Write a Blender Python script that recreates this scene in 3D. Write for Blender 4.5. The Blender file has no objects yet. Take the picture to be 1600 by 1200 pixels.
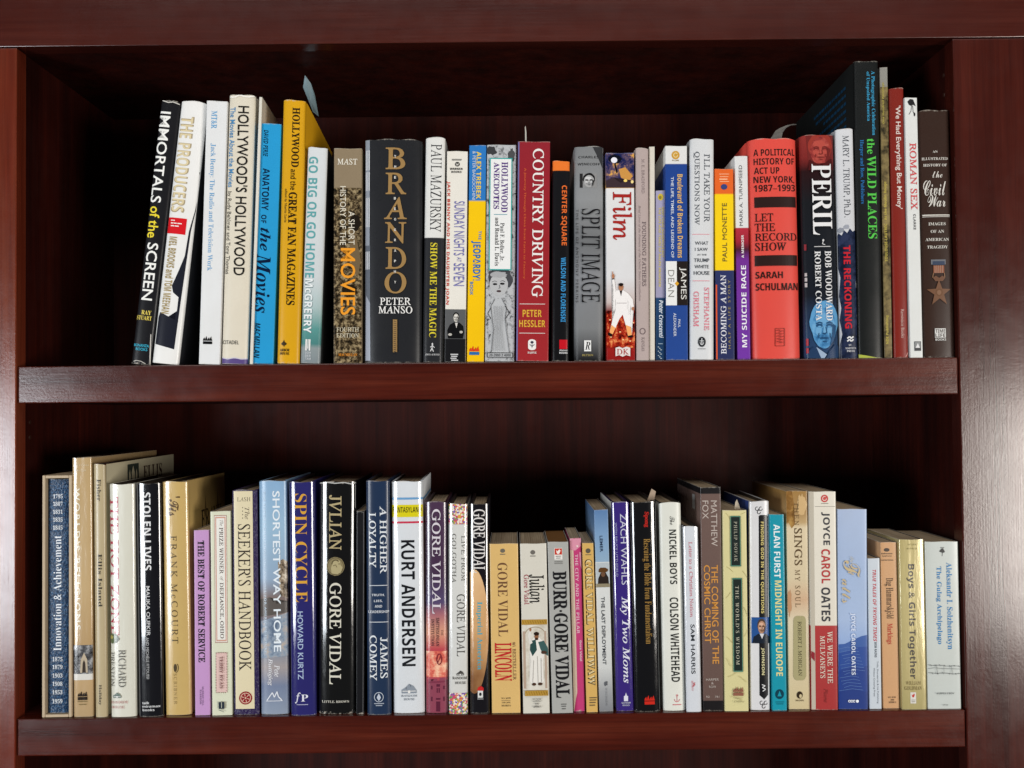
import bpy, bmesh, math, random
from mathutils import Vector, Matrix
random.seed(7)
sc = bpy.context.scene
COL = sc.collection

# ---------------------------------------------------------------- camera
CAM = Vector((0.5088, -1.0956, 0.3085)); PITCH, ROLL, FPX = 0.0256, -0.0098, 1669.0
_fw = Vector((0, math.cos(PITCH), math.sin(PITCH))); _rt = Vector((1, 0, 0)); _up = _rt.cross(_fw)
RT = _rt*math.cos(ROLL) + _up*math.sin(ROLL); UP = _up*math.cos(ROLL) - _rt*math.sin(ROLL); FW = _fw
cd = bpy.data.cameras.new('camera'); cam = bpy.data.objects.new('camera', cd); COL.objects.link(cam)
cd.sensor_fit = 'HORIZONTAL'; cd.sensor_width = 36; cd.lens = 36*FPX/1600
cd.clip_start = 0.05; cd.clip_end = 50
cam.matrix_world = Matrix.Translation(CAM) @ Matrix((RT, UP, -FW)).transposed().to_4x4()
sc.camera = cam
def at(px, py, Y):
    """point of the plane y = Y seen at photo pixel px, py (1600 x 1200)"""
    d = FW + RT*((px-800)/FPX) - UP*((py-600)/FPX)
    return CAM + d*((Y-CAM.y)/d.y)

# ---------------------------------------------------------------- world and lamps
w = bpy.data.worlds.new('World'); sc.world = w; w.use_nodes = True
w.node_tree.nodes['Background'].inputs[0].default_value = (0.80, 0.86, 1.0, 1)
w.node_tree.nodes['Background'].inputs[1].default_value = 0.02
def window_lamp(name, loc, target, sx, sy, power, color):
    l = bpy.data.lights.new(name, 'AREA'); l.shape = 'RECTANGLE'; l.size = sx; l.size_y = sy
    l.energy = power; l.color = color
    o = bpy.data.objects.new(name, l); COL.objects.link(o); o.location = loc
    o.rotation_euler = (Vector(target)-Vector(loc)).to_track_quat('-Z', 'Y').to_euler()
    return o
# the room has a window on either side behind the photographer; their mirror images lie on the two posts
window_lamp('window_light', (-1.46, -2.25, -0.05), (0.3, 0, 0.25), 0.95, 0.82, 56, (0.90, 0.95, 1.0))
window_lamp('window_light', (2.52, -2.25, -0.05), (0.7, 0, 0.25), 0.95, 0.80, 56, (1.0, 0.94, 0.87))
# daylight thrown back by the white ceiling above and behind the photographer
window_lamp('ceiling_bounce', (0.5, -1.45, 1.9), (0.5, 0, 0.1), 2.4, 0.9, 20, (1.0, 0.97, 0.93))
sc.view_settings.view_transform = 'Standard'; sc.view_settings.look = 'None'
sc.view_settings.exposure = 0.0; sc.view_settings.gamma = 1.0
sc.render.engine = 'CYCLES'
sc.cycles.use_denoising = True
sc.cycles.max_bounces = 6; sc.cycles.sample_clamp_indirect = 3.0

# ---------------------------------------------------------------- helpers
def lin(h):
    h = h.lstrip('#'); c = [int(h[i:i+2], 16)/255 for i in (0, 2, 4)]
    return tuple(((x/12.92) if x <= .04045 else ((x+.055)/1.055)**2.4) for x in c) + (1,)
class NT:
    def __init__(s, name):
        s.m = bpy.data.materials.new(name); s.m.use_nodes = True; s.t = s.m.node_tree
        s.b = s.t.nodes['Principled BSDF']; s.tc = s.t.nodes.new('ShaderNodeTexCoord')
    def n(s, typ, **kw):
        x = s.t.nodes.new('ShaderNode'+typ)
        for k, v in kw.items():
            if k.startswith('i_'): x.inputs[k[2:].replace('_', ' ')].default_value = v
            else: setattr(x, k, v)
        return x
    def l(s, a, b): s.t.links.new(a, b)
    def mapping(s, scale, loc=(0, 0, 0), src='Object'):
        m = s.n('Mapping'); m.inputs['Scale'].default_value = scale; m.inputs['Location'].default_value = loc
        s.l(s.tc.outputs[src], m.inputs['Vector']); return m.outputs[0]
    def noise(s, vec, scale, detail=2, rough=.5):
        x = s.n('TexNoise'); x.inputs['Scale'].default_value = scale; x.inputs['Detail'].default_value = detail
        x.inputs['Roughness'].default_value = rough; s.l(vec, x.inputs['Vector']); return x.outputs['Fac']
    def mix(s, fac, a, b, mode='MIX'):
        x = s.n('Mix', data_type='RGBA', blend_type=mode)
        for v, i in ((fac, 0), (a, 6), (b, 7)):
            if hasattr(v, 'is_linked') or hasattr(v, 'links'): s.l(v, x.inputs[i])
            else: x.inputs[i].default_value = v
        return x.outputs[2]
    def rng(s, v, a, b, c=0., d=1.):
        x = s.n('MapRange'); x.inputs[1].default_value = a; x.inputs[2].default_value = b
        x.inputs[3].default_value = c; x.inputs[4].default_value = d; s.l(v, x.inputs[0]); return x.outputs[0]
    def ramp(s, v, stops, interp='LINEAR'):
        x = s.n('ValToRGB'); cr = x.color_ramp; cr.interpolation = interp
        while len(cr.elements) < len(stops): cr.elements.new(1)
        for e, (p, c) in zip(cr.elements, stops): e.position = p; e.color = lin(c) if isinstance(c, str) else c
        s.l(v, x.inputs[0]); return x.outputs[0]
    def bump(s, h, strength, dist):
        x = s.n('Bump'); x.inputs['Strength'].default_value = strength; x.inputs['Distance'].default_value = dist
        s.l(h, x.inputs['Height'])
        if s.b.inputs['Normal'].is_linked: s.l(s.b.inputs['Normal'].links[0].from_socket, x.inputs['Normal'])
        s.l(x.outputs[0], s.b.inputs['Normal'])
    def fin(s, rough, spec=.5, metal=0., coat=0., coat_rough=.1):
        i = s.b.inputs
        if not i['Roughness'].is_linked: i['Roughness'].default_value = rough
        i['Specular IOR Level'].default_value = spec; i['Metallic'].default_value = metal
        i['Coat Weight'].default_value = coat; i['Coat Roughness'].default_value = coat_rough
        return s.m

def wood(name, axis, base='5a2117', dark='35100c', seed=0., light='7d3a26', dull=False):
    N = NT(name)
    st = [38, 38, 38]; st[axis] = 1.6
    v = N.mapping(tuple(st), (seed, seed*2, seed*.7))
    g = N.noise(v, 1.0, 6, .62)
    st2 = [420, 420, 420]; st2[axis] = 9
    v2 = N.mapping(tuple(st2), (seed, seed, seed))
    f = N.noise(v2, 1.0, 3, .6)
    c = N.ramp(g, [(.28, dark), (.5, base), (.74, light)])
    c2 = N.mix(N.rng(f, .35, .7, 0, .5), c, lin(dark))
    blot = N.noise(N.mapping((7, 7, 7), (seed, 3, 1)), 1.0, 3)
    c3 = N.mix(N.rng(blot, .35, .7, 0, .4), c2, lin(dark))
    N.l(c3, N.b.inputs['Base Color'])
    pores = N.noise(v2, 1.6, 2, .7)
    N.bump(pores, .09, .0004)
    peel = N.noise(N.mapping((1, 1, 1)), 420, 2, .5)
    N.bump(peel, .075, .0005)
    wav = N.noise(N.mapping((1, 1, 1)), 26, 2, .5)
    N.bump(wav, .035, .002)
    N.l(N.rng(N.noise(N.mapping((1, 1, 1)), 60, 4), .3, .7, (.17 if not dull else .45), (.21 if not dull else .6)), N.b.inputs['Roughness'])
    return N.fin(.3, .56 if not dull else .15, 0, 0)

WOOD_X = wood('mahogany_stain_horizontal', 0, base='501b10', dark='2e0d08', light='682c1c')
WOOD_RAIL = wood('mahogany_stain_rail', 0, base='471d16', dark='34120e', seed=4, light='54261e')
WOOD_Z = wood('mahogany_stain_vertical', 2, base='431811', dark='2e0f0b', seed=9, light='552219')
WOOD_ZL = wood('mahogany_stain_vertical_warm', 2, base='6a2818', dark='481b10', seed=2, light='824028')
WOOD_IN = wood('mahogany_inside_shaded', 2, base='360f09', dark='1c0604', seed=5, light='4a180e', dull=True)  # same wood inside, its colour darkened to carry the compartments' shade

def mesh_obj(name, verts, faces, mats, parent=None, midx=None, smooth=None):
    me = bpy.data.meshes.new(name); me.from_pydata(verts, [], faces)
    for m in mats: me.materials.append(m)
    if midx: me.polygons.foreach_set('material_index', midx)
    if smooth: me.polygons.foreach_set('use_smooth', smooth)
    me.update()
    o = bpy.data.objects.new(name, me); COL.objects.link(o)
    if parent is not None: o.parent = parent
    return o
def box(name, lo, hi, mat, parent=None, bev=.0015):
    bm = bmesh.new(); bmesh.ops.create_cube(bm, size=1)
    c = [(a+b)/2 for a, b in zip(lo, hi)]; s = [b-a for a, b in zip(lo, hi)]
    for v in bm.verts: v.co = Vector([v.co[i]*s[i] for i in range(3)])
    if bev:
        bmesh.ops.bevel(bm, geom=bm.edges[:], offset=bev, segments=2, affect='EDGES', profile=.6)
        for f in bm.faces: f.smooth = False
    me = bpy.data.meshes.new(name); bm.to_mesh(me); bm.free(); me.materials.append(mat)
    o = bpy.data.objects.new(name, me); COL.objects.link(o); o.location = c
    if parent is not None: o.parent = parent
    return o
def empty(name, loc, label, cat, group=None):
    o = bpy.data.objects.new(name, None); COL.objects.link(o); o.location = loc; o.empty_display_size = .05
    o['label'] = label; o['category'] = cat
    if group: o['group'] = group
    return o

# ---------------------------------------------------------------- bookcase
W = 0.968; Z_RAIL = .6902; Z_UP = .3595; Z_UPB = .3216; Z_LO = 0.0; Z_LOB = -.0376; DEEP = .285
bc = empty('bookcase', (0, 0, -.42), 'dark red mahogany bookcase with two open shelves filled with books', 'bookcase')
def bb(*a, **k):
    o = box(*a, parent=bc, **k); o.location -= bc.location; return o
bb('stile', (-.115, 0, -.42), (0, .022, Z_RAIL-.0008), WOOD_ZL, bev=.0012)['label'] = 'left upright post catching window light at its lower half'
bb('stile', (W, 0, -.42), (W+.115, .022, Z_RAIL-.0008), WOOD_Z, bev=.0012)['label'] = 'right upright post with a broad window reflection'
bb('top_rail', (-.115, -.0015, Z_RAIL), (W+.115, .022, .84), WOOD_RAIL, bev=.0005)
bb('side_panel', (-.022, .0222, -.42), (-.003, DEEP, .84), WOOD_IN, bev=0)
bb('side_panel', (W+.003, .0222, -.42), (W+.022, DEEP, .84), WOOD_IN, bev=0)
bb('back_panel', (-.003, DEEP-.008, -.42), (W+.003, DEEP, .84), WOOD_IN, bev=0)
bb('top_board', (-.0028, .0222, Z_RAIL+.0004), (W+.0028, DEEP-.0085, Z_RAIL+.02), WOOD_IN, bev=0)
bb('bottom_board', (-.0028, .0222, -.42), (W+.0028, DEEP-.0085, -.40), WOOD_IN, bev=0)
for zt, zb in ((Z_UP, Z_UPB), (Z_LO, Z_LOB)):
    bb('shelf_board', (.0016, .0008, zb), (W-.0012, .021, zt), WOOD_X, bev=.0012)['label'] = 'thick front edge of the shelf'
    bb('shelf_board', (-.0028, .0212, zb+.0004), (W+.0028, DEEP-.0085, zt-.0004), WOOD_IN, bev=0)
BRASS = NT('shelf_pin_socket'); BRASS.b.inputs['Base Color'].default_value = lin('3a2018'); BRASS = BRASS.fin(.4, .5, .3)
for side, x, y, zz in ((0, -.0029, .038, (.302, .286)), (1, W+.0029, .032, (.661, .640))):
    for z in zz:
        bm = bmesh.new(); bmesh.ops.create_cone(bm, cap_ends=True, segments=12, radius1=.0026, radius2=.0022, depth=.001)
        me = bpy.data.meshes.new('pin_socket'); bm.to_mesh(me); bm.free(); me.materials.append(BRASS)
        o = bpy.data.objects.new('pin_socket', me); COL.objects.link(o); o.parent = bc
        o.rotation_euler = (0, math.pi/2*(1 if side == 0 else -1), 0); o.location = Vector((x, y, z))-bc.location
# the dark compartment under the lower shelf is empty in the photograph

# ---------------------------------------------------------------- lettering
def mp(s, up, lo, dg=None):
    o = ''
    for c in s:
        if 'A' <= c <= 'Z': o += chr(up+ord(c)-65)
        elif 'a' <= c <= 'z': o += 'ℎ' if (lo == 0x1D44E and c == 'h') else chr(lo+ord(c)-97)
        elif dg and c.isdigit(): o += chr(dg+ord(c)-48)
        else: o += c
    return o
def style(text, f):
    """font keys -> characters, slant, weight"""
    k = f[0]; off = .012 if '+' in f else (-.009 if '-' in f else 0)
    if k == 'S': return text, 0, off                                             # sans
    if k == 'B': return mp(text, 0x1D5D4, 0x1D5EE, 0x1D7EC), 0, off              # bold sans
    if k == 'D': return mp(text, 0x1D400, 0x1D41A, 0x1D7CE), 0, off              # bold serif
    if k == 'R': return mp(text, 0x1D434, 0x1D44E), -.25, off                    # upright serif
    if k == 'I': return mp(text, 0x1D434, 0x1D44E), 0, off                       # serif italic
    if k == 'Z': return mp(text, 0x1D468, 0x1D482), 0, off                       # bold serif italic
    if k == 'C': return mp(text, 0x1D4D0, 0x1D4EA), 0, off                       # script
    if k == 'M': return mp(text, 0x1D670, 0x1D68A, 0x1D7F6), 0, off              # typewriter
    if k == 'J': return mp(text, 0x1D5D4, 0x1D5EE, 0x1D7EC), .22, off            # slanted bold sans
LINES = {}
def set_type(jobs):
    """lay out every string once: all strings of one slant and weight share a text block, a line each"""
    groups = {}
    for text, f in sorted(set(jobs)):
        body, sh, off = style(text, f); groups.setdefault((sh, off, '_' in f), []).append((text, f, body))
    for (sh, off, wide), rows in groups.items():
        c = bpy.data.curves.new('lettering', 'FONT'); c.body = '\n'.join(r[2] for r in rows); c.shear = sh; c.offset = off; c.resolution_u = 3
        c.space_line = 3.0
        if wide: c.space_character = 1.35
        o = bpy.data.objects.new('lettering', c); me = bpy.data.meshes.new_from_object(o)
        ys = [v.co.y for v in me.vertices]; co = [tuple(v.co[:2]) for v in me.vertices]
        step = 3.0; rowof = [int(round((.3-y)/step)) for y in ys]
        by = {}
        for p in me.polygons:
            vs = tuple(p.vertices); by.setdefault(rowof[vs[0]], []).append(vs)
        for k, (text, f, body) in enumerate(rows):
            fs = by.get(k, []); ids = sorted({i for t_ in fs for i in t_}); ix = {v: n for n, v in enumerate(ids)}
            pts = [co[i] for i in ids]
            x0, x1 = min(p[0] for p in pts), max(p[0] for p in pts); y0, y1 = min(p[1] for p in pts), max(p[1] for p in pts)
            LINES[(text, f)] = ([((x-x0)/(x1-x0), (y-y0)/(y1-y0)) for x, y in pts], [tuple(ix[i] for i in t_) for t_ in fs])
        bpy.data.objects.remove(o); bpy.data.curves.remove(c); bpy.data.meshes.remove(me)
def text_mesh(text, f): return LINES[(text, f)]

# ---------------------------------------------------------------- print and cover materials
_mc = {}
def ink(color, rough=.4, metal=0., coat=0.):
    key = (color, rough, metal, coat)
    if key in _mc: return _mc[key]
    N = NT('print_' + color)
    if color in TEX: TEX[color](N)
    else:
        n = N.noise(N.mapping((1, 1, 1)), 900, 2)
        N.l(N.mix(N.rng(n, .3, .75, 0, .10), lin(color), tuple(x*.55 for x in lin(color)[:3])+(1,)), N.b.inputs['Base Color'])
    if coat: N.bump(N.noise(N.mapping((70, 70, 16)), 1, 4), .16, .004)
    _mc[key] = N.fin(rough, .5 if coat else .22, metal, coat, .07)
    return _mc[key]
def _mottle(a, b, c, scale, lo=.42, hi=.58, det=5):
    def f(N):
        v = N.mapping((1, 1, 1)); n = N.noise(v, scale, det, .7)
        N.l(N.ramp(n, [(lo, a), ((lo+hi)/2, b), (hi, c)]), N.b.inputs['Base Color'])
    return f
def _dots(N):
    x = N.n('TexVoronoi'); x.inputs['Scale'].default_value = 620; N.l(N.mapping((1, 1, 1)), x.inputs['Vector'])
    s = N.n('SeparateColor'); N.l(x.outputs['Color'], s.inputs[0])
    N.l(N.ramp(s.outputs[0], [(0, 'c8506a'), (.2, 'e8d8c8'), (.38, '6a9a58'), (.55, 'd8a040'), (.72, '7a5aa0'), (.88, 'e8e0d8')], 'CONSTANT'), N.b.inputs['Base Color'])
def _vramp(stops, scale=40, amt=.12, axis=2, z0=0., z1=.2):
    def f(N):
        s = N.n('SeparateXYZ'); N.l(N.tc.outputs['Object'], s.inputs[0])
        n = N.noise(N.mapping((1, 1, 1)), scale, 4)
        a = N.n('Math', operation='ADD'); N.l(N.rng(s.outputs[axis], z0, z1, 0, 1), a.inputs[0]); N.l(N.rng(n, .3, .7, -amt, amt), a.inputs[1])
        N.l(N.ramp(a.outputs[0], stops), N.b.inputs['Base Color'])
    return f
TEX = {
    'crowd': _mottle('141008', '4a3c28', '9a8866', 210, .40, .60),
    'penart': _mottle('2a2a2c', '8e9092', 'b4b6b8', 170, .36, .50),
    'moulin': _mottle('2e2a1e', '6e6040', '8a7a50', 60, .38, .62),
    'dots': _dots,
    'spot': _mottle('18204e', '5a4a60', 'd8a050', 55, .44, .60),
    'disco': _mottle('3a0a08', 'b02a18', 'f0a060', 130, .40, .66),
    'photo_gray': _mottle('1c1c1e', '5c5c5e', 'a8a8a8', 120, .38, .62),
    'photo_warm': _mottle('3a3028', '90806c', 'd8ccb8', 110, .38, .62),
    'road': _mottle('5a6a80', '8a98a8', 'b8a898', 50, .38, .62),
    'art_brown': _mottle('4a2c14', '8a6434', 'c09a58', 26, .36, .64),
    'sunset': _mottle('a02838', 'd86a58', 'f0c0a0', 55, .36, .62),
    'navy_tear': _mottle('141a2c', '1e2740', '2c3450', 70, .40, .60),
    'stone': _mottle('6a5a34', '9a8a58', 'b8a878', 200, .38, .62),
    'tan_art': _mottle('b08a50', 'd8b070', 'c89850', 150, .38, .62),
    'plaster': _mottle('b8b0a0', 'ccc6b8', 'd8d4ca', 40, .40, .60),
    'face_blue': _mottle('2c5c88', '4480b0', '6ca4cc', 75, .36, .62),
    'face_red': _mottle('74282a', '9c3e38', 'b4564a', 75, .36, .62),
    'planet': _vramp([(0, '7a5030'), (.5, 'c89a68'), (1, 'e0b888')], 40, .15, 2, 0.02, .14),
}
def cover_mat(h, stops, rough=.42, metal=0., coat=0., mottle=None, wear=.5, leather=False, seed=0, spec=None):
    key = (round(h, 4), str(stops), rough, metal, coat, str(mottle), wear, leather, spec)
    if key in _mc: return _mc[key]
    N = NT('cover_' + (stops if isinstance(stops, str) else stops[0][1]))
    s = N.n('SeparateXYZ'); N.l(N.tc.outputs['Object'], s.inputs[0])
    spec = (.5 if coat else .26) if spec is None else spec
    v = N.rng(s.outputs[2], h, 0, 0, 1)                    # 0 at the head, 1 at the tail
    if isinstance(stops, str): col = lin(stops)
    else: col = N.ramp(v, stops)
    big = N.noise(N.mapping((1, 1, 1), (seed, 0, 0)), 22, 4, .6)
    if mottle:
        a, scale, lo, hi = mottle[:4]
        mm = N.rng(N.noise(N.mapping((1, 1, 1)), scale, 5, .7), lo, hi, 0, 1)
        col = N.mix(mm, col, lin(a))
    col = N.mix(N.rng(big, .35, .7, 0, .16), col, (0.62, .56, .48, 1), 'MULTIPLY')   # handling grime
    if wear:
        e = N.n('Math', operation='ABSOLUTE'); sub = N.n('Math', operation='SUBTRACT'); sub.inputs[1].default_value = .5
        N.l(v, sub.inputs[0]); N.l(sub.outputs[0], e.inputs[0])
        nz = N.noise(N.mapping((1, 1, 1)), 260, 4, .7)
        ad = N.n('Math', operation='MULTIPLY_ADD'); N.l(nz, ad.inputs[0]); ad.inputs[1].default_value = .030*wear; N.l(e.outputs[0], ad.inputs[2])
        wm = N.rng(ad.outputs[0], .497+.0145*wear, .503+.0145*wear, 0, .7)
        col = N.mix(wm, col, lin('b8b0a4'))
    N.l(col, N.b.inputs['Base Color']) if not isinstance(col, tuple) else None
    if isinstance(col, tuple): N.b.inputs['Base Color'].default_value = col
    N.l(N.rng(big, .3, .7, rough*.85, rough*1.2), N.b.inputs['Roughness'])
    if leather: N.bump(N.noise(N.mapping((1, 1, .6)), 500, 3), .9, .0012)
    elif coat:  N.bump(N.noise(N.mapping((70, 70, 16)), 1, 4), .16, .004)   # loose clear jacket film
    else: N.bump(N.noise(N.mapping((1, 1, 1)), 90, 3), .07, .0006)
    _mc[key] = N.fin(rough, spec, metal, coat, .07)
    return _mc[key]
def pages_mat():
    N = NT('page_edges')
    v = N.mapping((1100, 7, 7)); n = N.noise(v, 1, 3)
    v2 = N.mapping((60, 14, 14)); n2 = N.noise(v2, 1, 3)
    c = N.ramp(n, [(.3, 'a08a70'), (.7, 'd8c4a4')])
    N.l(N.mix(N.rng(n2, .3, .7, 0, .35), c, lin('7a6046')), N.b.inputs['Base Color'])
    N.bump(n, .5, .0004)
    return N.fin(.8, .2)
def plain(name, color, rough=.6, metal=0.):
    N = NT(name); n = N.noise(N.mapping((1, 1, 1)), 120, 4)
    N.l(N.mix(N.rng(n, .3, .7, 0, .2), lin(color), tuple(x*.6 for x in lin(color)[:3])+(1,)), N.b.inputs['Base Color'])
    return N.fin(rough, .4, metal)
PAGES = pages_mat(); BOARD = plain('board_inside', '4a4440'); PAPER = plain('jacket_paper', 'd8d4cc')
PAGES_BROWN = plain('page_edges_browned', '8c6030', .8)

# ---------------------------------------------------------------- books
FR = {'A1': (190, 110, 280/715), 'A2': (430, 110, 280/715), 'A3': (650, 180, 1/3), 'A4': (850, 200, 210/663),
      'A5': (1010, 200, 190/600), 'A6': (1130, 140, 220/600), 'A7': (1290, 80, 230/552),
      'B1': (50, 690, 240/655), 'B2': (230, 720, 230/673), 'B3': (400, 720, 220/644), 'B4': (560, 720, 220/644),
      'C1': (720, 740, 220/677), 'C2': (880, 740, 220/677), 'C3': (1040, 730, 1/3), 'C4': (1200, 730, 1/3), 'C5': (1340, 780, 180/617)}
class Spine: pass
QUEUE = []
def book(*a, after=None, **k): QUEUE.append((a, k, after))
def make_book(fr, kind, q, label, color, items=(), depth=None, rough=None, metal=0., coat=0., left=None, right=None,
         mottle=None, wear=.5, leather=False, set_back=.004, spread=.985, pages=None, edge=None, yaw=None, bulge=None, name=None, sides=()):
    """q = corners of the spine (top left x, top right x, top y, foot left x, foot right x, foot y) measured on the photograph"""
    ox, oy, s = FR[fr]
    upper = fr[0] == 'A'; zs = Z_UP if upper else Z_LO
    set_back = set_back if set_back != .004 else .002+random.Random(label).random()*(.005 if upper else .006)
    P = lambda x, y: at(ox+x*s, oy+y*s, set_back)
    TL, TR, BL, BR = P(q[0], q[2]), P(q[1], q[2]), P(q[3], q[5]), P(q[4], q[5])
    hgt = (TL.z+TR.z)/2 - zs
    lean = math.atan2(((TL.x-BL.x)+(TR.x-BR.x))/2, hgt)
    if abs(lean) < .002: lean = 0.
    w_ = ((BR.x-BL.x)+(TR.x-TL.x))/2*math.cos(lean)*spread
    h_ = hgt/math.cos(lean)
    cx = (BL.x+BR.x)/2; lo_ = w_*math.sin(abs(lean))
    if lean > 0: h_ -= lo_*.5
    hard = kind == 'hc'
    t = .0026 if hard else .0005
    if depth is None: depth = .158 if hard else (.106 if h_ < .185 else .138)
    b = bulge if bulge is not None else (min(.0062, w_*.16) if hard else .0007)
    pw = 2.4 if hard else 5.0
    # the tilted book stands on its lower corner
    x0 = cx - w_/2/math.cos(lean); z0 = zs + .0002 + (w_*math.sin(lean) if lean > 0 else 0)
    root = empty(name or ('hardcover_book' if hard else 'paperback_book'), (x0, set_back, z0), label, 'book',
                 'books on the upper shelf' if upper else 'books on the lower shelf')
    if yaw is None:      # the rows splay outwards towards both ends
        xc = ox+s*(q[3]+q[4])/2
        yaw = (.028*min(1, max(0, (780-xc)/180)) if xc < 780 else -.004*min(1, (xc-780)/220)) if not upper else (.045*min(1, max(0, (650-xc)/130)) if xc < 650 else -.008*min(1, (xc-650)/450))
    root.rotation_euler = (0, lean, yaw)
    def surf(x):
        u = min(1, abs(2*x/w_-1)); return b*(1-(1-u**pw)**(1/pw))
    nseg = 22 if hard else 16
    xs = [w_/2*(1-math.cos(math.pi*i/nseg)) for i in range(nseg+1)]
    prof = [(0, depth)] + ([(0, b+.009), (.0012, b+.0065), (.0012, b+.004), (0, b+.0015)] if hard else []) + [(x, surf(x)) for x in xs]
    prof += ([(w_, b+.0015), (w_-.0012, b+.004), (w_-.0012, b+.0065), (w_, b+.009)] if hard else []) + [(w_, depth)]
    n = len(prof); ns = (n-len(xs))//2
    inner = []
    for i, (x, y) in enumerate(prof):
        if i < ns: inner.append((t + (x if i else 0), y if i == 0 else max(y, b+t)))
        elif i >= n-ns: inner.append((w_-t-((w_-x) if i < n-1 else 0), y if i == n-1 else max(y, b+t)))
        else: inner.append((min(max(x, t), w_-t), surf(x)+t))
    rnd = random.Random(label); amp = .0005 if hard else .0002; ph = rnd.uniform(0, 6)
    def topz(i):
        x, y = prof[i]; z = h_ + amp*math.sin(ph+x*260+y*40)
        if hard and ns <= i < n-ns: z -= .0009*abs(2*x/w_-1)**6
        return z
    V, F, MI, SM = [], [], [], []
    def quad(a, b_, c, d, m, sm):
        k = len(V); V.extend((a, b_, c, d)); F.append((k, k+1, k+2, k+3)); MI.append(m); SM.append(sm)
    # outer wall shares vertices so that the rounding shades smoothly
    for i, (x, y) in enumerate(prof): V.append((x, y, 0)); V.append((x, y, topz(i)))
    for i in range(n-1):
        F.append((2*i, 2*i+2, 2*i+3, 2*i+1)); MI.append(1 if i < ns-1 else (2 if i >= n-ns else 0)); SM.append(True)
    k0 = len(V)
    for i, (x, y) in enumerate(inner): V.append((x, y, 0)); V.append((x, y, topz(i)))
    for i in range(n-1):
        F.append((k0+2*i, k0+2*i+1, k0+2*i+3, k0+2*i+2)); MI.append(3); SM.append(False)
    for i in range(n-1):
        (xa, ya), (xb, yb), (xc, yc), (xd, yd) = prof[i], prof[i+1], inner[i+1], inner[i]
        quad((xa, ya, topz(i)), (xb, yb, topz(i+1)), (xc, yc, topz(i+1)), (xd, yd, topz(i)), 4, False)
        quad((xa, ya, 0), (xd, yd, 0), (xc, yc, 0), (xb, yb, 0), 4, False)
    for i in (0, n-1):
        (xa, ya), (xd, yd) = prof[i], inner[i]
        quad((xa, ya, 0), (xa, ya, topz(i)), (xd, yd, topz(i)), (xd, yd, 0), 4, False)
    rough = .28 if rough is None else (rough*.75 if rough < .5 else rough)
    kw = dict(rough=rough, metal=metal, coat=coat, wear=wear, leather=leather)
    flat = color if isinstance(color, str) else color[0][1]
    m0 = cover_mat(h_, color, mottle=mottle, **kw)
    ks = dict(rough=.55, metal=0., coat=0., wear=0, leather=leather, spec=.15)
    m1 = cover_mat(h_, left or color, **ks); m2 = cover_mat(h_, right or color, **ks)
    m4 = plain('edge_'+(edge or flat), edge or flat, .5) if hard else PAPER
    mesh_obj('cover', V, F, [m0, m1, m2, BOARD, m4], root, MI, SM)
    # pages: hard covers overhang them, paperbacks are cut flush
    ins = .0032 if hard else .0002; e = t+.0004
    yf = b+t+.001 if hard else b+.0012; yb = depth-ins
    ni = 8; pv, pf = [], []
    for z in (ins if hard else .0004, h_-ins-(.0 if hard else .0004)):
        for i in range(ni+1):
            x = e+(w_-2*e)*i/ni; pv.append((x, yf + (.002*(1-(2*i/ni-1)**2)*-1 if hard else 0), z))
        for i in range(ni+1):
            x = w_-e-(w_-2*e)*i/ni; pv.append((x, yb - (.004*(1-(2*i/ni-1)**2) if hard else 0), z))
    m = 2*(ni+1)
    for i in range(m): j = (i+1) % m; pf.append((i, j, m+j, m+i))
    for r_ in range(ni):
        a, b2, c, d = r_, r_+1, m-2-r_, m-1-r_
        pf.append((m+a, m+b2, m+c, m+d)); pf.append((d, c, b2, a))
    mesh_obj('page_block', pv, pf, [pages or PAGES], root)
    if hard and w_ > .014:
        hb = plain('headband', rnd.choice(['c8c0b0', '8a2a2a', 'b8a880', '3a4a6a']), .7)
        hv, hf = [], []
        for i in range(9):
            a = i/8; x = e+.001+(w_-2*e-.002)*a; y = yf-.0016*math.sin(math.pi*a)
            for dy, dz in ((0, -.001), (0, .0014), (.0016, .0014), (.0016, -.001)): hv.append((x, y-.0002+dy, h_-ins+dz))
        for i in range(8):
            for k in range(4): hf.append((4*i+k, 4*i+(k+1) % 4, 4*i+4+(k+1) % 4, 4*i+4+k))
        mesh_obj('headband', hv, hf, [hb], root)
    # ---- printing, wrapped on the rounded spine
    def uv(x, y):
        v = (y-q[2])/(q[5]-q[2]); xl = q[0]+(q[3]-q[0])*v; xr = q[1]+(q[4]-q[1])*v
        return (x-xl)/(xr-xl), v
    parts = {}; layer = [0]
    def emit(nm, pts, faces, col, kwi={}):
        """pts: (u, v) on the spine, u left to right, v head to tail"""
        layer[0] += 1; off = .00014+.00004*layer[0]
        bm = bmesh.new(); vv = [bm.verts.new((u, v, 0)) for u, v in pts]
        for f in faces:
            try: bm.faces.new([vv[i] for i in f])
            except ValueError: pass
        if len(faces) == 1 and len(pts) > 4: bmesh.ops.triangulate(bm, faces=bm.faces[:])
        us = [p[0] for p in pts]; lo, hi = min(us), max(us)
        # trim what would run past the spine, then bend along it
        for cut, sgn in ((.004, -1), (.996, 1)):
            if (lo < cut if sgn < 0 else hi > cut):
                bmesh.ops.bisect_plane(bm, geom=bm.verts[:]+bm.edges[:]+bm.faces[:], plane_co=(cut, 0, 0), plane_no=(sgn, 0, 0), clear_outer=True)
        for x in xs[1:-1]:
            u = x/w_
            if lo+.01 < u < hi-.01:
                bmesh.ops.bisect_plane(bm, geom=bm.verts[:]+bm.edges[:]+bm.faces[:], plane_co=(u, 0, 0), plane_no=(1, 0, 0))
        L = parts.setdefault(nm, ([], [], [], []))
        k = len(L[0]); bm.verts.index_update()
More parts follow.
